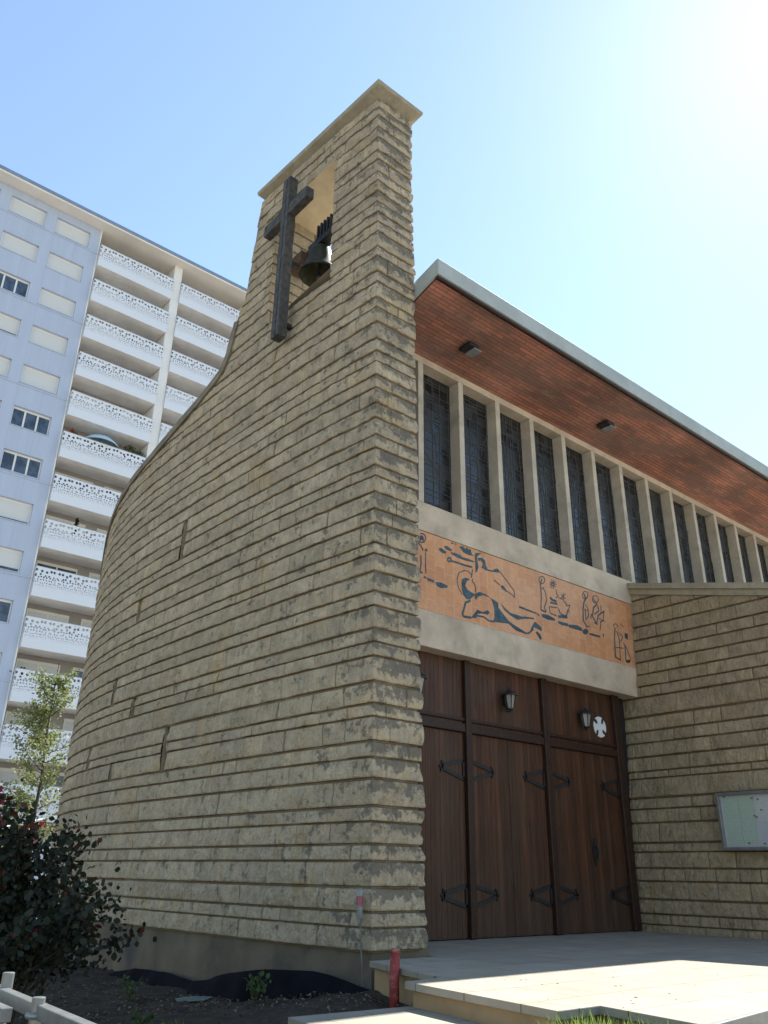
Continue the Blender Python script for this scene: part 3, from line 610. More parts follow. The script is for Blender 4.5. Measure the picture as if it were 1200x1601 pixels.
def glass_lines(seed, wd=.82, h=2.5):
    r_ = random.Random(seed); m = MB()
    def bar(x0, z0, x1, z1, r=.0055):
        m.tube([(x0, 0, z0), (x1, 0, z1)], r, 4, False)
    z = .06
    while z < h:
        bar(0, z, wd, z+r_.uniform(-.02, .02)); z += r_.choice([.05, .09, .16, .2])
    x = r_.uniform(.08, .14)
    while x < wd: bar(x, 0, x+r_.uniform(-.03, .03), h); x += r_.choice([.07, .13, .2, .24])
    for _ in range(3):
        x0 = r_.uniform(.1, .7); z0 = r_.uniform(.2, 1.4); pts = [(x0, 0, z0)]; an = r_.uniform(60, 115)
        for _ in range(7): an += r_.uniform(-14, 14); x0 += .16*math.cos(R(an)); z0 += .16*math.sin(R(an)); pts.append((min(max(x0, 0), wd), 0, min(z0, h)))
        m.tube(pts, .0055, 4, False)
    return m
LEAD = simple('lead_cames', (.11, .115, .12), .6, .2, 10, 0, metal=.3)
for i in range(NF):
    x0 = XF[i]+.057 if i else 6.73; x1 = XF[i+1]-.057
    wn = make('clerestory_window', MB().box(x0, x1, 8.49, 8.52, 6.925, 9.475), SGLASS, church)
    g = glass_lines(100+i, x1-x0, 2.54); g.v = [(a+x0, b+8.484, c+6.93) for a, b, c in g.v]
    make('lead_cames', g, LEAD, wn)
for i in range(1, NF+1):
    make('fin', MB().box(XF[i]-.057, XF[i]+.057, 8.268, 8.60, 6.926, 9.474), CONC_F, church, bevel=.006)
make('dark_interior_panel', MB().box(6.75, 24.3, 8.62, 8.66, 6.9, 9.35), DARKI, church)  # dark sheet behind the glass, painting the unlit interior
# ---- roof
zsf = lambda y: 9.6+.256*(8.27-y)
def yz(poly, x0, x1): return MB().prism(poly, x0, x1, lambda a, b, h: (h, a, b))
RX0, RX1 = 6.78, 24.6
rf = make('roof', yz([(6.95, zsf(6.95)+.06), (17.2, zsf(17.2)+.06), (17.2, zsf(17.2)+.27), (6.95, zsf(6.95)+.27)], RX0+.02, RX1), CAP, church)
make('soffit', yz([(6.99, zsf(6.99)), (8.62, zsf(8.62)), (8.62, zsf(8.62)+.055), (6.99, zsf(6.99)+.055)], RX0+.04, RX1), SOFF, rf)
m = MB().box(RX0-.02, RX1, 6.90, 6.94, 9.95, 10.245)
for q in (MB().prism([(6.94, 9.95), (8.3, 9.60), (8.3, 9.90), (6.94, 10.245)], RX0-.02, RX0+.015, lambda a, b, h: (h, a, b)),):
    b0 = len(m.v); m.v += q.v; m.f += [tuple(b0+i for i in f) for f in q.f]
make('fascia', m, FASC, rf, bevel=.006)
make('drip_board', MB().box(RX0, RX1, 6.935, 6.985, 9.905, 9.948), DOORF, rf)
make('light_block_body', MB().box(6.9, 24.2, 8.9, 17.0, .3, 7.0), CONC, church)  # unseen solid block added to keep light from passing through the church
# ---- doors
DY = 8.51
make('door_backing', MB().box(6.72, 12.9, 8.56, 8.6, .93, 4.67), DARKI, church)
POSTS = [(6.78, 6.92), (8.69, 8.81), (10.47, 10.60), (12.42, 12.60)]
for a, b in POSTS: make('door_post', MB().box(a, b, 8.44, 8.56, .925, 4.668), DOORF, church, bevel=.012)
for (a, b), (c, d) in zip(POSTS[:-1], POSTS[1:]):
    t = make('transom', MB().box(b, c, 8.455, 8.56, 3.60, 3.72).box(b, c, 8.47, 8.56, 3.76, 3.81), DOORF, church, bevel=.012)
    make('transom_panel', MB().box(b+.002, c-.002, DY, 8.55, 3.70, 4.668), DOORW, church)
    mid = (b+c)/2
    for p, q, side in ((b+.004, mid-.004, -1), (mid+.004, c-.004, 1)):
        lf = make('door_leaf', MB().box(p, q, DY, 8.55, .935, 3.595), DOORW, church)
        for zz_ in (1.44, 3.08):
            x0 = p if side < 0 else q; sg = 1 if side < 0 else -1; h = MB()
            def strap(xa, za, xb, zb, wd=.05):
                L_ = math.hypot(xb-xa, zb-za); ux, uz = (xb-xa)/L_, (zb-za)/L_
                h.prism([(xa-uz*wd/2, za+ux*wd/2), (xa+uz*wd/2, za-ux*wd/2), (xb+uz*wd/2, zb-ux*wd/2), (xb-uz*wd/2, zb+ux*wd/2)], DY-.022, DY+.004, lambda a_, b_, c_: (a_, c_, b_))
            strap(x0+sg*.01, zz_+.13, x0+sg*.45, zz_+.03); strap(x0+sg*.01, zz_-.13, x0+sg*.45, zz_-.01)
            strap(x0+sg*.02, zz_+.14, x0+sg*.021, zz_-.14, .04); strap(x0+sg*.44, zz_+.09, x0+sg*.46, zz_-.06, .035); strap(x0+sg*.43, zz_+.01, x0+sg*.50, zz_+.01, .03)
            make('hinge', h, IRON, lf)
        if side < 0 and b > 10: pass
        if side > 0 and b > 10:
            h = MB().prism([(mid+.10, 2.28), (mid+.16, 2.12), (mid+.155, 2.02), (mid+.10, 1.86), (mid+.045, 2.02), (mid+.04, 2.12)], DY-.02, DY+.004, lambda a_, b_, c_: (a_, c_, b_))
            h.tube([(mid+.10, DY-.02, 2.16), (mid+.10, DY-.07, 2.12), (mid+.10, DY-.07, 2.02), (mid+.10, DY-.02, 1.98)], .012)
            make('handle', h, IRON, lf)
# ---- right-hand wing
ZW = [.90, 1.02, 1.17, 1.38, 1.65, 1.84, 2.09, 2.22, 2.54, 2.76, 2.93, 3.26, 3.37, 3.61, 3.85, 4.05, 4.30, 4.65, 4.84, 5.06, 5.29, 5.51, 5.71, 5.96, 6.23, 6.49, 6.75]
def lean_w(p): p = p.copy(); p[:, 0] += .075*(p[:, 2]-.92)*np.clip((14-p[:, 0])/1.3, 0, 1); return p
wtop = lambda y: 6.63-.253*(8.19-y)
stone_wall('wing_wall', [(12.67, 8.62), (12.67, 3.9), (24, 3.9)], ZW, STONE_W, church, lean_w, top=lambda s: wtop(8.62-s) if s < 4.72 else wtop(3.9), fine=(0, 4.8), ds=.045, ds2=.3, corners=[4.72], seed=11, crustfn=lambda cs, z: np.full(len(cs), .1), bulge=.018)
def wx(z): return 12.67+.075*(z-.92)
secs = []
for y in (8.26, 3.8):
    z = wtop(y); x = wx(z)
    secs.append([(x-.05, y, z-.01), (x-.05, y, z+.10), (x-.10, y, z+.10), (x-.10, y, z+.205), (x+.4, y, z+.215), (24, y, z+.215), (24, y, z-.01)])
make('wing_coping', ribbon(secs), CAP, church)

# ================================================================== BELL, CROSS, LAMPS, SIGNS
bell = empty('bell', (6.27, 9.36, 11.2), 'dark bronze bell with a ridged headstock hanging in the tower opening', 'bell')
make('bell_body', MB().lathe([(.35, 0), (.355, .03), (.325, .07), (.27, .20), (.225, .36), (.205, .50), (.17, .58), (.09, .64), (0, .65)], (6.27, 9.36, 11.20), 32).lathe([(.34, .0), (.25, .2), (.17, .53), (0, .58)], (6.27, 9.36, 11.19), 32), BRONZE, bell, smooth=True)
m = MB().tube([(6.27, 9.36, 11.7), (6.27, 9.36, 11.22)], .02).lathe([(0, -.07), (.05, -.05), (.06, 0), (.04, .05), (0, .07)], (6.27, 9.36, 11.18), 12)
make('clapper', m, IRON, bell)
m = MB().box(6.17, 6.37, 8.92, 9.62, 11.84, 11.97)
m.prism([(8.94, 11.96), (8.98, 12.22), (9.34, 12.22), (9.50, 11.96)], 6.20, 6.34, lambda a, b, h: (h, a, b))
for i in range(5):
    y = 8.96+.095*i; m.box(6.16, 6.38, y-.02, y+.02, 11.93, 12.26); m.tube([(6.27, y, 12.24), (6.27, y, 12.33)], [.018, .03])
make('headstock', m, IRON, bell, bevel=.008)
make('axle', MB().tube([(6.27, 8.42, 11.93), (6.27, 10.15, 11.93)], .06, 10).box(6.10, 6.44, 9.72, 10.12, 11.70, 11.92), simple('rusty_beam', (.10, .065, .045), .8, .3, 8, .4, 30), bell)

crs = empty('cross', (5.62, 9.46, 9.62), 'tall dark wooden cross mounted on the outer face of the bell tower', 'cross')
m = MB()
for y0, y1 in ((9.36, 9.44), (9.445, 9.455), (9.46, 9.57)): m.box(5.53 + (.02 if y1-y0 < .05 else 0), 5.70, y0, y1, 9.62, 13.05)
make('upright', m, CROSSM, crs, bevel=.01)
make('crossbar', MB().box(5.54, 5.69, 8.80, 9.36, 12.16, 12.38).box(5.54, 5.69, 9.57, 10.14, 12.16, 12.40), CROSSM, crs, bevel=.01)
for z in (9.9, 11.2): make('bracket', MB().box(5.69, 5.90, 9.42, 9.50, z, z+.07), IRON, crs)

def lantern(x, z, label):
    t = empty('wall_lantern', (x, 8.50, z), label, 'lantern', 'lanterns on the door transom')
    c = (x, 8.38, z)
    hx = lambda r_, zz_, n=6: [(c[0]+r_*math.cos(i*math.pi/3), c[1]+r_*math.sin(i*math.pi/3), z+zz_) for i in range(6)]
    def frus(l): m = MB(); m.v = [p for r_, zz_ in l for p in hx(r_, zz_)]; n = len(l); m.f = [(i*6+j, i*6+(j+1) % 6, (i+1)*6+(j+1) % 6, (i+1)*6+j) for i in range(n-1) for j in range(6)] + [tuple(range(6))[::-1], tuple((n-1)*6+j for j in range(6))]; return m
    make('lamp_roof', frus([(.135, .08), (.13, .092), (.05, .155), (.010, .19), (.012, .205), (.003, .22)]), LAMPM, t)
    make('lamp_glass', frus([(.048, -.12), (.085, .08)]), LGLASS, t)
    m = MB()
    for i in range(6):
        a = i*math.pi/3; m.tube([(c[0]+.051*math.cos(a), c[1]+.051*math.sin(a), z-.12), (c[0]+.087*math.cos(a), c[1]+.087*math.sin(a), z+.08)], .007, 5)
    m.lathe([(.0, -.15), (.025, -.145), (.052, -.135), (.056, -.118), (0, -.118)], c, 12)
    m.tube([(x, 8.50, z+.02), (x, 8.45, z-.16), (x, 8.37, z-.16)], .011, 6); m.box(x-.03, x+.03, 8.49, 8.508, z-.06, z+.08)
    make('lamp_frame', m, LAMPM, t)
lantern(7.69, 4.14, 'black wall lantern half hidden behind the corner of the bell tower')
lantern(9.60, 4.17, 'black wall lantern over the middle pair of door leaves')
lantern(11.50, 4.12, 'black wall lantern right beside the round white cross emblem')

# round white emblem with four leaf-shaped cuts leaving a cross
m = MB(); cx_, cz_, rr = 12.04, 4.07, .175
for q in range(4):
    a0 = R(90*q + 8); pts = [(0, 0)]
    pts += [(.045, .045)]
    pts = []
    for t in np.linspace(-36, 36, 11): pts.append((rr*math.cos(R(t)), rr*math.sin(R(t))))
    pts += [(.125, .062), (.085, .040), (.05, .05), (.05, -.05), (.085, -.055), (.125, -.078)]
    rot = lambda p: (cx_+p[0]*math.cos(a0)-p[1]*math.sin(a0), cz_+p[0]*math.sin(a0)+p[1]*math.cos(a0))
    m.prism([rot(p) for p in pts], DY-.014-.0005*q, DY-.001, lambda a, b, h: (a, h, b))
m.prism([(cx_-.05, cz_-.05), (cx_+.05, cz_-.05), (cx_+.05, cz_+.05), (cx_-.05, cz_+.05)], DY-.0165, DY-.001, lambda a, b, h: (a, h, b))
tag(make('cross_emblem', m, WHITEP, loc=(cx_, DY, cz_)), 'small round white cross emblem fixed to the wooden transom panel', 'emblem')

for x, y, lb in ((8.23, 7.67, 'square black spotlight under the eaves nearest the bell tower'), (12.0, 7.68, 'square black spotlight under the eaves further along the roof')):
    z = zsf(y); t = empty('soffit_spotlight', (x, y, z), lb, 'spotlight', 'spotlights under the eaves')
    make('lamp_housing', MB().box(x-.14, x+.08, y-.13, y+.13, z-.10, z-.03).tube([(x, y, z), (x, y, z-.04)], .04), IRON, t, bevel=.01)
    make('lamp_lens', MB().box(x-.02, x+.15, y-.11, y+.11, z-.125, z-.098), LGLASS, t)

nb = empty('notice_board', (12.66, 6.26, 2.10), 'white framed notice board with pinned papers on the right-hand stone wall', 'notice board')
y0, y1, z0, z1 = 5.60, 6.87, 2.10, 2.93
make('frame', MB().box(12.585, 12.70, y0, y0+.045, z0, z1).box(12.585, 12.70, y1-.045, y1, z0, z1).box(12.583, 12.70, y0, y1, z0-.002, z0+.045).box(12.583, 12.70, y0, y1, z1-.045, z1+.002), GALV, nb, bevel=.006)
make('back_panel', MB().box(12.65, 12.69, y0+.04, y1-.04, z0+.04, z1-.04), simple('lilac_board', (.42, .42, .47), .6, .08, 3, 0), nb)
def mat_paper(nm, c):
    k = NT(nm, .7, .2); z = k.xyz()[2]
    ln = k.math('MULTIPLY', k.math('GREATER_THAN', k.math('FRACT', k.math('MULTIPLY', z, 42)), .6), k.ramp(k.noise(60, 2, src=k.scaled((1, 1, .25))), (.45, 0), (.5, 1)))
    return k.col(k.mix(k.math('MULTIPLY', ln, .35), c, (.12, .15, .13)))
PG, PW = mat_paper('green_paper', (.36, .47, .36)), mat_paper('white_paper', (.50, .50, .50))
for a, b, c, d, mt in ((6.78, 6.54, 2.17, 2.52, PG), (6.78, 6.54, 2.53, 2.86, PG), (6.53, 6.31, 2.19, 2.52, PG), (6.53, 6.30, 2.54, 2.87, PG), (6.28, 6.07, 2.5, 2.86, PW), (6.05, 5.82, 2.3, 2.84, PW)):
    make('paper_sheet', MB().box(12.642, 12.648, b, a, c, d), mt, nb)
m = MB()
for y, z in ((6.75, 2.87), (6.31, 2.83), (6.22, 2.81), (6.19, 2.66), (6.31, 2.58), (6.28, 2.56), (6.46, 2.20), (6.22, 2.19)): m.box(12.632, 12.641, y-.016, y+.016, z-.011, z+.011)
make('pins', m, IRON, nb)
kg = NT('clear_pane', .05, .5); kg.b.inputs['Alpha'].default_value = .12; kg.col((.6, .65, .65))
make('pane', MB().box(12.612, 12.616, y0+.045, y1-.045, z0+.045, z1-.045), kg.m, nb)

# ================================================================== SMALL THINGS ROUND THE CORNER
m = MB().tube([(5.49, 6.31, .45), (5.50, 6.33, .8), (5.535, 6.36, 1.05)], [.046, .045, .044], 16).lathe([(.044, 0), (.05, .008), (.05, .03), (.043, .04), (0, .04)], (5.537, 6.361, 1.035), 16)
tag(make('drain_pipe', m, PIPE, smooth=True, loc=(5.49, 6.31, .45)), 'short upright red pipe stub sticking out of the soil beside the platform edge', 'pipe')
kb = NT('clear_plastic', .1, .6); kb.b.inputs['Alpha'].default_value = .55; kb.col((.25, .28, .28))
ck = empty('capped_cable', (5.79, 7.19, .6), 'thin cable on the tower corner capped with an upturned clear plastic bottle', 'cable')
make('bottle', MB().lathe([(0, .34), (.030, .34), (.036, .32), (.036, .12), (.028, .07), (.014, .03), (.014, 0), (0, 0)], (5.775, 7.20, 1.22), 14), kb.m, ck, smooth=True)
make('bottle_label', MB().lathe([(.0362, .18), (.0362, .27)], (5.775, 7.20, 1.22), 14), simple('faded_red_label', (.30, .10, .12), .6), ck)
make('cable', MB().tube([(5.79, 7.20, 1.3), (5.80, 7.19, 1.0), (5.81, 7.17, .8), (5.80, 7.14, .5)], .009, 6), simple('grey_cable', (.16, .16, .15), .6), ck)
# dimpled foundation membrane leaning on the plinth
m = MB(); n = 60
for i in range(n+1):
    t = i/n; y = 6.98 + 5.6*t
    xw = float(np.interp(y, CP[:90, 1], CP[:90, 0]))-.02
    g = float(gz(np.array(xw-.3), np.array(y)))
    h = float(np.interp(t, [0, .05, .12, .22, .34, .45, .55, .7, .85, 1], [.02, .10, .20, .24, .22, .14, .10, .14, .12, .0]))
    out = float(np.interp(t, [0, .1, .25, .4, .6, 1], [.06, .22, .5, .38, .10, .03])) + .02*math.sin(i*.9)
    m.v += [(xw-out-.12, y, g-.06), (xw-out-.05, y, g+h*.55), (xw-out, y, g+h), (xw-out+.01, y, g+h+.004), (xw-out+.012, y, g-.06)]
for i in range(n):
    for j in range(4): m.f.append((i*5+j, i*5+j+1, (i+1)*5+j+1, (i+1)*5+j))
tag(make('foundation_membrane', m, MEMB, smooth=True, loc=(5.6, 9.5, .4)), 'sagging black plastic membrane along the foot of the curved wall', 'membrane')
zz = .40
m = MB().prism([(4.72, 8.9), (4.98, 8.80), (5.22, 9.0), (5.02, 9.14), (4.8, 9.1)], zz+.045, zz+.053)
tag(make('scrap_sheet', m, simple('green_grey_sheet', (.16, .21, .20), .4, .2, 6), loc=(5, 9, .4)), 'scrap of pale green plastic sheet lying on the dark soil', 'litter')

def leaf_mesh(cent, size, rs, n=5, up=.4, droop=0):
    V = []; Fc = []; Rn = []
    for c in cent:
        d = Vector((rs.gauss(0, 1), rs.gauss(0, 1), rs.gauss(0, 1)+up)).normalized()
        a = d.orthogonal().normalized(); a = Matrix.Rotation(rs.uniform(0, 6.28), 3, d) @ a; b = d.cross(a)
        L = size*rs.uniform(.6, 1.3); W = L*.42; i0 = len(V); r_ = rs.random(); C = Vector(c)
        shape = [(0, 0), (.3, .8), (.65, .85), (1, 0), (.65, -.85), (.3, -.8)]
        for u, v in shape: V.append(tuple(C + a*L*u + b*W*v + d*(-.15*L*u*u))); Rn.append(r_)
        Fc.append(tuple(range(i0, i0+6)))
    return V, Fc, Rn
def leaves(name, cent, size, mat, parent, seed, up=.4, kind=None, loc=None):
    V, Fc, Rn = leaf_mesh(cent, size, random.Random(seed), up=up)
    return make(name, (V, Fc), mat, parent, kind=kind, attrs=dict(rnd=Rn), loc=loc)

# ---- dark shrub
rs = random.Random(5)
sh = empty('shrub', (2.75, 8.0, .35), 'big dark leafy shrub with a few red leaves in front of the curved wall', 'shrub')
br = MB(); pts = []; redp = []
base = Vector((2.50, 8.05, .33)); cen = Vector((2.44, 8.08, 1.34))
for i in range(58):
    th = rs.uniform(0, 6.283); ph = rs.uniform(-.25, 1.45)
    r_ = rs.uniform(.6, 1.16)
    tip = cen + Vector((1.12*math.cos(th)*math.cos(ph), 1.1*math.sin(th)*math.cos(ph), .80*math.sin(ph)))*r_
    side = base + Vector((rs.uniform(-.25, .25), rs.uniform(-.25, .25), 0))
    mid = side.lerp(tip, .5) + Vector((rs.uniform(-.15, .15), rs.uniform(-.15, .15), .15))
    br.tube([side, mid, tip], [.016, .01, .004], 5, False)
    for k_ in range(190):
        t = rs.uniform(.42, 1.03)
        p = mid.lerp(tip, (t-.5)*2) if t > .5 else side.lerp(mid, t*2)
        p = p + Vector((rs.gauss(0, .085), rs.gauss(0, .085), rs.gauss(0, .075)))
        pts.append(p)
    if rs.random() < .5:
        for k_ in range(rs.randint(3, 8)): redp.append(tip + Vector((rs.gauss(0, .06), rs.gauss(0, .06), rs.gauss(0, .05))))
make('stems', br, BARK, sh)
leaves('foliage', pts, .058, LEAF_S, sh, 3); leaves('red_foliage', redp, .055, LEAF_R, sh, 4)

# ---- young tree in sunlight behind the wall
tr = empty('young_tree', (9.35, 28, .3), 'slender young tree with sunlit yellow-green leaves before the balconies', 'tree')
tb = MB(); lp = []; rs = random.Random(12)
trunk = [Vector((9.2, 28, .3)), Vector((9.15, 28, 2.4)), Vector((9.2, 28, 4.2)), Vector((9.12, 28.05, 6.0)), Vector((9.1, 28, 8.1))]
tb.tube(trunk, [.085, .07, .05, .03, .01], 8, False)
for i in range(64):
    z = rs.uniform(2.0, 7.6); k_ = min(3, max(0, int(np.searchsorted([2.4, 4.2, 6.0, 8.0], z)))); a, b = trunk[k_], trunk[k_+1]; p = a.lerp(b, (z-a.z)/(b.z-a.z))
    th = rs.uniform(0, 6.283); env = 1.45*(1-((z-3.6)/4.6)**2*.85) if z > 3.6 else 1.35
    ln = max(.25, env*rs.uniform(.55, 1.05))
    tip = p + Vector((math.cos(th)*ln, math.sin(th)*ln, ln*rs.uniform(.35, .8)))
    mid = p.lerp(tip, .5) + Vector((0, 0, -.06)); tb.tube([p, mid, tip], [.018, .011, .004], 5, False)
    for j in range(rs.randint(75, 130)):
        t = rs.uniform(.3, 1.05); lp.append(p.lerp(tip, t) + Vector((rs.gauss(0, .12), rs.gauss(0, .12), rs.gauss(0, .12))))
make('trunk', tb, BARK, tr); leaves('crown', lp, .085, LEAF_T, tr, 9)

# ---- weeds and grass
def weed(x, y, h, label, seed):
    r_ = random.Random(seed); g = float(gz(np.array(x), np.array(y))); t = empty('weed', (x, y, g), label, 'weed', 'weeds growing in the soil bed')
    m = MB(); pts = []
    for i in range(6):
        a = r_.uniform(0, 6.28); tip = Vector((x+math.cos(a)*h*.5, y+math.sin(a)*h*.5, g+h*r_.uniform(.6, 1)))
        m.tube([(x, y, g-.02), (x+math.cos(a)*h*.15, y+math.sin(a)*h*.15, g+h*.5), tip], .004, 4, False)
        for k_ in range(10): pts.append(Vector((x, y, g)).lerp(tip, r_.uniform(.3, 1)) + Vector((r_.gauss(0, .02), r_.gauss(0, .02), 0)))
    make('stem', m, STEM, t); leaves('leaf', pts, .05, LEAF_W, t, seed)
weed(5.05, 7.9, .26, 'taller green weed in front of the black membrane near the corner', 1)
weed(4.55, 9.7, .24, 'green weed beyond the pale green scrap of sheet', 2)
weed(3.7, 7.6, .2, 'low green weed to the left of the scrap sheet', 3)
def grass(name, n, xr, yr, h, seed, z=None, pred=None):
    r_ = random.Random(seed); V = []; Fc = []; Rn = []
    while len(Fc) < n:
        x, y = r_.uniform(*xr), r_.uniform(*yr)
        if pred and not pred(x, y, r_): continue
        g = float(gz(np.array(x), np.array(y))) if z is None else z; hh = h*r_.uniform(.4, 1.15); a = r_.uniform(0, 6.28); w_ = .0045; b = len(V); dx, dy = math.cos(a), math.sin(a); l = r_.uniform(.1, .7)*hh
        V += [(x-dy*w_, y+dx*w_, g-.02), (x+dy*w_, y-dx*w_, g-.02), (x+dx*l*.4+dy*w_*.8, y+dy*l*.4-dx*w_*.8, g+hh*.6), (x+dx*l*.4-dy*w_*.8, y+dy*l*.4+dx*w_*.8, g+hh*.6), (x+dx*l, y+dy*l, g+hh)]
        Fc += [(b, b+1, b+2, b+3), (b+3, b+2, b+4)]; q = r_.random(); Rn += [q]*5
    o = make(name, (V, Fc), LEAF_G, None, kind='stuff', attrs=dict(rnd=Rn), loc=(sum(xr)/2, sum(yr)/2, .3)); return o
tag(grass('grass', 1700, (4.5, 5.05), (2.9, 3.86), .17, 1, z=.74), 'bright green grass growing against the notch of the stone steps', 'grass')
tag(grass('grass', 2200, (1.9, 3.9), (5.2, 7.6), .14, 2, pred=lambda x, y, r_: math.sin(x*3.1+1)*math.sin(y*2.7)+r_.uniform(-.6, .6) > .35), 'sparse grass tufts in the shaded soil bed behind the steel barrier', 'grass')
make('planting_bed', MB().prism([(4.35, 2.2), (4.97, 2.2), (5.17, 3.85), (4.78, 3.9), (4.6, 3.72), (4.35, 3.72)], .2, .74), SOIL, kind='structure')
rs = random.Random(77); cl = []
for i in range(4200):
    x, y = rs.uniform(2.2, 5.75), rs.uniform(5.0, 11.5); cl.append((x, y, float(gz(np.array(x), np.array(y)))+.012))
tag(leaves('leaf_litter', cl, .028, mat_leaf('dry_leaf_chip', (.06, .045, .03), (.24, .19, .13), .05, .9), None, 6, up=2.5, kind='stuff', loc=(4, 8, .4)), 'dry leaf and bark litter strewn over the soil bed', 'leaf litter')
cl = [(rs.uniform(5, 8), rs.uniform(3.3, 5.2), .9235) for i in range(26)]
tag(leaves('fallen_leaf_litter', cl, .028, mat_leaf('brown_leaf', (.10, .06, .04), (.16, .11, .06), .05, .9), None, 7, up=9, kind='stuff', loc=(6, 4, .92)), 'few brown leaves scattered on the sunlit paving', 'leaf litter')

# ---- steel site barriers
def barrier(loc, label, parts):
    t = empty('site_barrier', loc, label, 'barrier', 'galvanised barriers in the foreground')
    for nm, mb in parts: make(nm, mb, GALV, t, bevel=.004)
    return t
def rail(x0, y0, x1, y1, z0, z1, t=.05):
    L_ = math.hypot(x1-x0, y1-y0); ux, uy = (x1-x0)/L_, (y1-y0)/L_; h = t/2
    return MB().prism([(x0-uy*h, y0+ux*h), (x0+uy*h, y0-ux*h), (x1+uy*h, y1-ux*h), (x1-uy*h, y1+ux*h)], z0, z1)
p1 = MB().tube([(1.535, 4.64, .25), (1.535, 4.64, 1.235)], .028, 14); p2 = MB().tube([(1.475, 4.02, .25), (1.475, 4.02, 1.197)], .028, 14)
barrier((1.45, 4, .25), 'grey galvanised steel barrier with round post ends, bottom left, its far rail', [
    ('rail', rail(1.60, 6.4, 1.36, 1.2, 1.115, 1.171)), ('post', p1), ('post', MB().tube([(1.38, 1.5, .25), (1.38, 1.5, 1.197)], .028, 14)),
    ('lower_rail', rail(1.60, 6.4, 1.36, 1.2, .55, .60))])
barrier((1.35, 4.6, .25), 'nearer galvanised barrier ending at a post with a hooked ring', [
    ('rail', rail(1.43, 5.9, 1.375, 4.10, 1.10, 1.155)), ('post', p2), ('clamp', MB().tube([(1.475+.034*math.cos(a), 4.02+.034*math.sin(a), 1.13) for a in np.linspace(0, 6.283, 17)], .014, 8, False)),
    ('panel', rail(1.425, 5.9, 1.372, 4.12, .40, 1.10, .012))])
barrier((4.2, 2.35, .92), 'pale metal barrier rail crossing the bottom right corner over the paving', [
    ('rail', rail(3.2, 2.235, 6.4, 2.60, 1.02, 1.10, .04)), ('panel', rail(3.3, 2.252, 6.3, 2.60, .80, 1.018, .015)), ('post', MB().tube([(6.38, 2.6, .9), (6.38, 2.6, 1.2)], .024, 12))])

# ---- red post, awning and low wall at the far left
t = empty('red_post', (3.98, 14, .25), 'red painted post with a side bracket at the left edge behind the shrub', 'post')
make('shaft', MB().box(3.86, 3.99, 13.93, 14.07, .25, 2.78), REDP, t, bevel=.01)
make('bracket', MB().box(3.99, 4.09, 13.95, 14.05, 2.60, 2.76).box(3.86, 4.02, 13.92, 14.08, 2.78, 2.86), REDP, t, bevel=.01)
tag(make('garden_wall', MB().box(-6, 10.6, 33, 33.25, .2, 2.75), BEIGEW, loc=(2, 33, .25)), 'low beige wall at the foot of the apartment block behind the shrub', 'wall')
t = empty('small_awning', (9.7, 30, .25), 'small red awning with a white top half hidden by the dark shrub', 'awning')
make('canopy', MB().prism([(9.0, 2.95), (10.3, 3.28), (10.3, 3.22), (9.0, 2.89)], 30, 31, lambda a, b, h: (a, h, b)), WHITEP, t)
make('valance', MB().prism([(9.02, 2.87), (10.28, 3.20), (10.28, 2.95), (9.02, 2.70)], 30.02, 30.04, lambda a, b, h: (a, h, b)), REDP, t)
for x in (9.05, 10.25): make('pole', MB().tube([(x, 30.9, .25), (x, 30.9, 3.0)], .03), REDP, t)

# ================================================================== APARTMENT BLOCK
K = 1.447; AX, AY = 11.865, 43.41
apt = empty('apartment_block', (AX, AY, .25), 'tall pale blue apartment block with rows of white perforated balconies behind the church', 'building')
NFL = 14; PIT = 1.905*K
ztop = lambda i: 1.7+(27.65-1.7)*K - PIT*i
RT = lambda i: 1.7+(27.14-1.7)*K - PIT*i
ZROOF = 1.7+(28.06-1.7)*K
cols = [(-2.75-2.778*c, -.636-2.778*c) for c in range(8)]
def grid_wall(x0, x1, z0, z1, holes, y, depth):
    xs_ = sorted({x0, x1} | {h[0] for h in holes} | {h[1] for h in holes}); zs_ = sorted({z0, z1} | {h[2] for h in holes} | {h[3] for h in holes}); m = MB()
    for a, b in zip(xs_[:-1], xs_[1:]):
        for c, d in zip(zs_[:-1], zs_[1:]):
            if any(h[0] <= a and b <= h[1] and h[2] <= c and d <= h[3] for h in holes): continue
            m.quad((a, y, c), (b, y, c), (b, y, d), (a, y, d))
    for a, b, c, d in holes:
        m.quad((a, y, c), (a, y, d), (a, y+depth, d), (a, y+depth, c)); m.quad((b, y, d), (b, y, c), (b, y+depth, c), (b, y+depth, d))
        m.quad((a, y, d), (b, y, d), (b, y+depth, d), (a, y+depth, d)); m.quad((b, y, c), (a, y, c), (a, y+depth, c), (b, y+depth, c))
    return m
WH = .84*K
holes_a = [(AX+c[0], AX+c[1], ztop(i)-WH, ztop(i)) for i in range(NFL) for c in cols]
make('blue_wall', grid_wall(AX-24, AX-.02, .2, ZROOF, holes_a, AY, .22), BLUEW, apt)
for i in range(0, NFL, 2): make('string_course', MB().box(AX-24, AX, AY-.035, AY+.01, ZROOF-1.98-PIT*i-.03, ZROOF-1.98-PIT*i+.05), BLUEW, apt)
make('side_and_rear_wall', MB().box(AX-24, AX+22, AY+1.75, AY+12, .2, ZROOF-.01), BEIGEW, apt)
make('roof_slab', MB().box(AX-25, AX+23, AY-.87, AY+12.5, ZROOF, ZROOF+.30), BEIGEW, apt)
make('roof_edge', MB().box(AX-25, AX+23, AY-.90, AY-.87, ZROOF+.12, ZROOF+.36), simple('zinc_edge', (.20, .26, .36), .5, .1, 3, 0), apt)
GL = {(0, 5), (0, 6), (0, 9), (1, 2), (1, 7), (1, 5), (2, 4), (2, 9), (3, 1), (3, 6), (0, 12), (1, 11), (4, 3), (5, 8), (6, 2)}
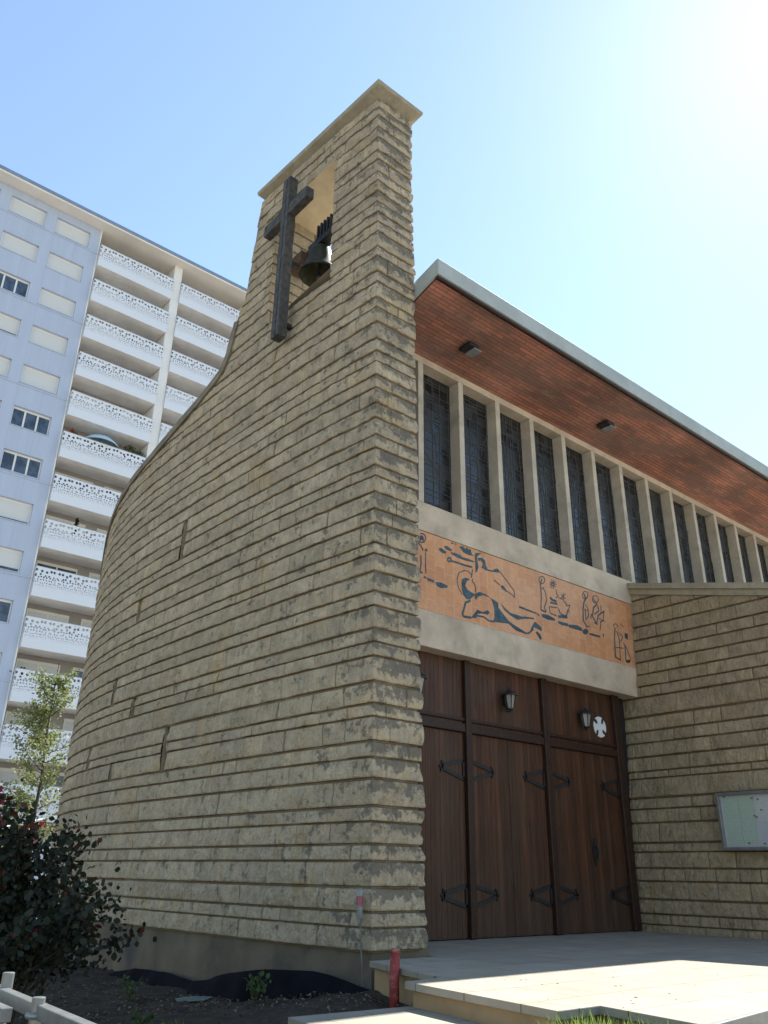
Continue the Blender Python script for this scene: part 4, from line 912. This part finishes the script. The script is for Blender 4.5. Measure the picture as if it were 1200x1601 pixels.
PARTLY = {(1, 3): .14, (0, 7): .08, (0, 8): .15, (2, 2): .3, (1, 9): .2, (0, 10): .25}
rs = random.Random(3)
def window(x0, x1, z0, z1, y, glazed, gap, parent=apt):
    f = MB(); t = .06
    zt = z1-.13
    f.box(x0, x1, y+.18, y+.22, zt, z1).box(x0, x0+t, y+.17, y+.22, z0, zt).box(x1-t, x1, y+.17, y+.22, z0, zt).box(x0+t, x1-t, y+.17, y+.22, z0, z0+t)
    if glazed:
        w3 = (x1-x0)/3
        for q in (1, 2): f.box(x0+q*w3-.05, x0+q*w3+.05, y+.17, y+.22, z0+t, zt)
    wn = make('window', f, WHITEW, parent)
    make('sill', MB().box(x0-.04, x1+.04, y-.04, y+.17, z0-.05, z0-.003), BLUEW, wn)
    if glazed: make('pane', MB().box(x0+t, x1-t, y+.19, y+.20, z0+t, zt), BGLASS, wn)
    else:
        make('shutter', MB().box(x0+t, x1-t, y+.175, y+.195, z0+t+gap, zt), SHUT, wn)
        if gap: make('pane', MB().box(x0+t, x1-t, y+.197, y+.205, z0+t, z0+t+gap), BGLASS, wn)
for i in range(NFL):
    for c, (a, b) in enumerate(cols): window(AX+a, AX+b, ztop(i)-WH, ztop(i), AY, (c, i) in GL, PARTLY.get((c, i), 0))
# loggia zone: back wall, slabs, piers
BX = [.10, 5.79, 11.48, 17.17]   # bay pitch .56 of pier included
XB0 = (8.27-8.2)*K; BW = 3.50*K; PW_ = .46*K
bays = [XB0 + i*(BW+PW_-.03) for i in range(4)]
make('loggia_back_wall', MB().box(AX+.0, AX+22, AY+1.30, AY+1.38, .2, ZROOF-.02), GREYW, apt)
for bx in bays: make('pier', MB().box(AX+bx+BW+.03, AX+bx+BW+PW_-.06, AY-.16, AY+1.3, .2, ZROOF-.01), WHITEW, apt)
make('pier', MB().box(AX-.02, AX+.06, AY-.02, AY+1.3, .2, ZROOF-.01), WHITEW, apt)
balc = None
for b, bx in enumerate(bays):
    x0 = AX+bx; x1 = x0+BW
    for i in range(NFL):
        zb = RT(i)-1.62
        if balc is None:
            balc = make('balcony', MB().box(x0, x1, AY-.28, AY+1.3, zb, zb+.17), SLABU, apt)
            m = MB(); L_ = BW
            m.box(-.02, L_+.02, -.02, .0, -.02, 1.62); m.box(-.02, .0, 0, .28, -.02, 1.62); m.box(L_, L_+.02, 0, .28, -.02, 1.62)
            rl = make('railing', m, PERF, balc); rl.location = Vector((x0, AY-.29, zb)) - wloc(balc)
            me = rl.data
            base_off = Vector(wloc(balc))
            for v in me.vertices: v.co += base_off   # verts were shifted by the parent's place: keep them local
            hr = make('handrail', MB().box(x0-.03, x1+.03, AY-.32, AY-.28, zb+1.62, zb+1.65), simple('rail_cap', (.30, .31, .33), .5), balc)
            b0 = (x0, zb); proto = balc
        else:
            copytree(proto, (x0-b0[0], 0, zb-b0[1]))
# copies made above are re-parented to the block
for o in list(COL.objects):
    if o.name.startswith('balcony.') and o.parent is None: o.parent = apt; 
for b, bx in enumerate(bays[:3]):
    for i in range(NFL):
        zf = RT(i)-1.45
        for a, w_, hh in ((.35, 2.3, 2.15), (3.35, 1.3, 2.15)):
            xa = AX+bx+a; g = rs.random() < .4
            f = MB().box(xa, xa+w_, AY+1.255, AY+1.30, zf+hh, zf+hh+.16).box(xa, xa+.06, AY+1.255, AY+1.3, zf, zf+hh).box(xa+w_-.06, xa+w_, AY+1.255, AY+1.3, zf, zf+hh).box(xa+w_/2-.04, xa+w_/2+.04, AY+1.25, AY+1.3, zf, zf+hh)
            wn = make('balcony_window', f, WHITEW, apt)
            if g: make('pane', MB().box(xa+.06, xa+w_-.06, AY+1.275, AY+1.295, zf, zf+hh), BGLASS, wn)
            else: make('shutter', MB().box(xa+.06, xa+w_-.06, AY+1.262, AY+1.29, zf+rs.choice([0, 0, .8]), zf+hh), SHUT, wn)
# ---- things on the balconies
def onbal(bay, i, u, d=.5): return (AX+bays[bay]+u, AY-.28+d, RT(i)-1.45)
x, y, z = onbal(0, 5, 2.35, .75)
t = empty('balcony_parasol', (x, y, z), 'pale blue round parasol standing on the flowered balcony', 'parasol')
make('canopy', MB().lathe([(0, 2.25), (.35, 2.19), (.75, 2.02), (1.08, 1.72), (1.12, 1.60), (1.05, 1.72), (.7, 1.98), (0, 2.2)], (x, y, z), 20), simple('pale_blue_cloth', (.42, .58, .68), .8, .05, 3), t, smooth=True)
make('pole', MB().tube([(x, y, z), (x, y, z+2.2)], .025), GALV, t)
def plant(bay, i, u, h, wd, mats, label, seed, d=.35, z0=1.25, cone=False):
    x, y, z = onbal(bay, i, u, d); r_ = random.Random(seed)
    t = empty('potted_plant', (x, y, z), label, 'plant', 'plants on the balconies')
    make('pot', MB().lathe([(0, 0), (.15, 0), (.2, .34), (.17, .34), (.15, .3), (0, .3)], (x, y, z), 12), simple('plant_pot', (.25, .12, .08), .8), t)
    make('stem', MB().tube([(x, y, z+.3), (x, y, z+z0)], .02, 6), STEM, t)
    for nm, mt, n in mats:
        pts = []
        for _ in range(n):
            q = r_.random(); rr = (1-q) if cone else math.sin(math.pi*min(.95, q*.9+.1))
            pts.append(Vector((x+r_.gauss(0, .45)*wd*rr, y+r_.gauss(0, .3)*min(wd, .5)*rr, z+z0+h*(q-.15))))
        leaves(nm, pts, .11, mt, t, seed)
plant(0, 5, .55, .75, .55, (('foliage', LEAF_W, 160), ('flowers', REDF, 90)), 'red flowering plant at the left end of the parasol balcony', 1)
plant(0, 5, 4.1, 1.0, .9, (('foliage', LEAF_W, 420), ('flowers', PINK, 120)), 'bushy pink flowering plant right of the balcony parasol', 2)
plant(0, 5, 4.75, .8, .4, (('foliage', LEAF_W, 260),), 'leafy green plant at the right end of the parasol balcony', 3)
plant(0, 7, 1.75, .95, .16, (('foliage', LEAF_S, 260),), 'small dark conifer standing above a balcony rail', 4, cone=True)
plant(0, 8, 4.2, .3, .8, (('foliage', LEAF_W, 200), ('flowers', REDF, 160)), 'trailing red geraniums over a balcony rail next to the curved wall', 5, d=.02, z0=1.5)
plant(0, 9, 4.3, .5, .25, (('foliage', LEAF_S, 120), ('flowers', REDF, 30)), 'single small potted plant with red blooms above a lower rail', 6)
plant(0, 10, .4, .35, .6, (('foliage', LEAF_S, 220),), 'low dark greenery at the left end of a lower balcony', 7)
plant(0, 4, 3.05, .5, .12, (('foliage', LEAF_S, 90),), 'tiny dark plant above the rail one floor over the parasol', 8, cone=True)
plant(1, 1, 3.2, .3, .2, (('flowers', REDF, 60),), 'tiny red flower pot on a high balcony beside the tower', 9)
x, y, z = onbal(0, 6, 4.55, 1.0)
tag(make('balcony_cabinet', MB().box(x-.28, x+.4, y-.25, y+.25, z, z+1.95).box(x-.3, x+.42, y-.27, y+.27, z+1.95, z+1.99).box(x+.055, x+.065, y-.262, y-.249, z+.1, z+1.9), WHITEP, loc=(x, y, z)), 'white cabinet standing on a balcony next to the curved wall', 'cabinet')
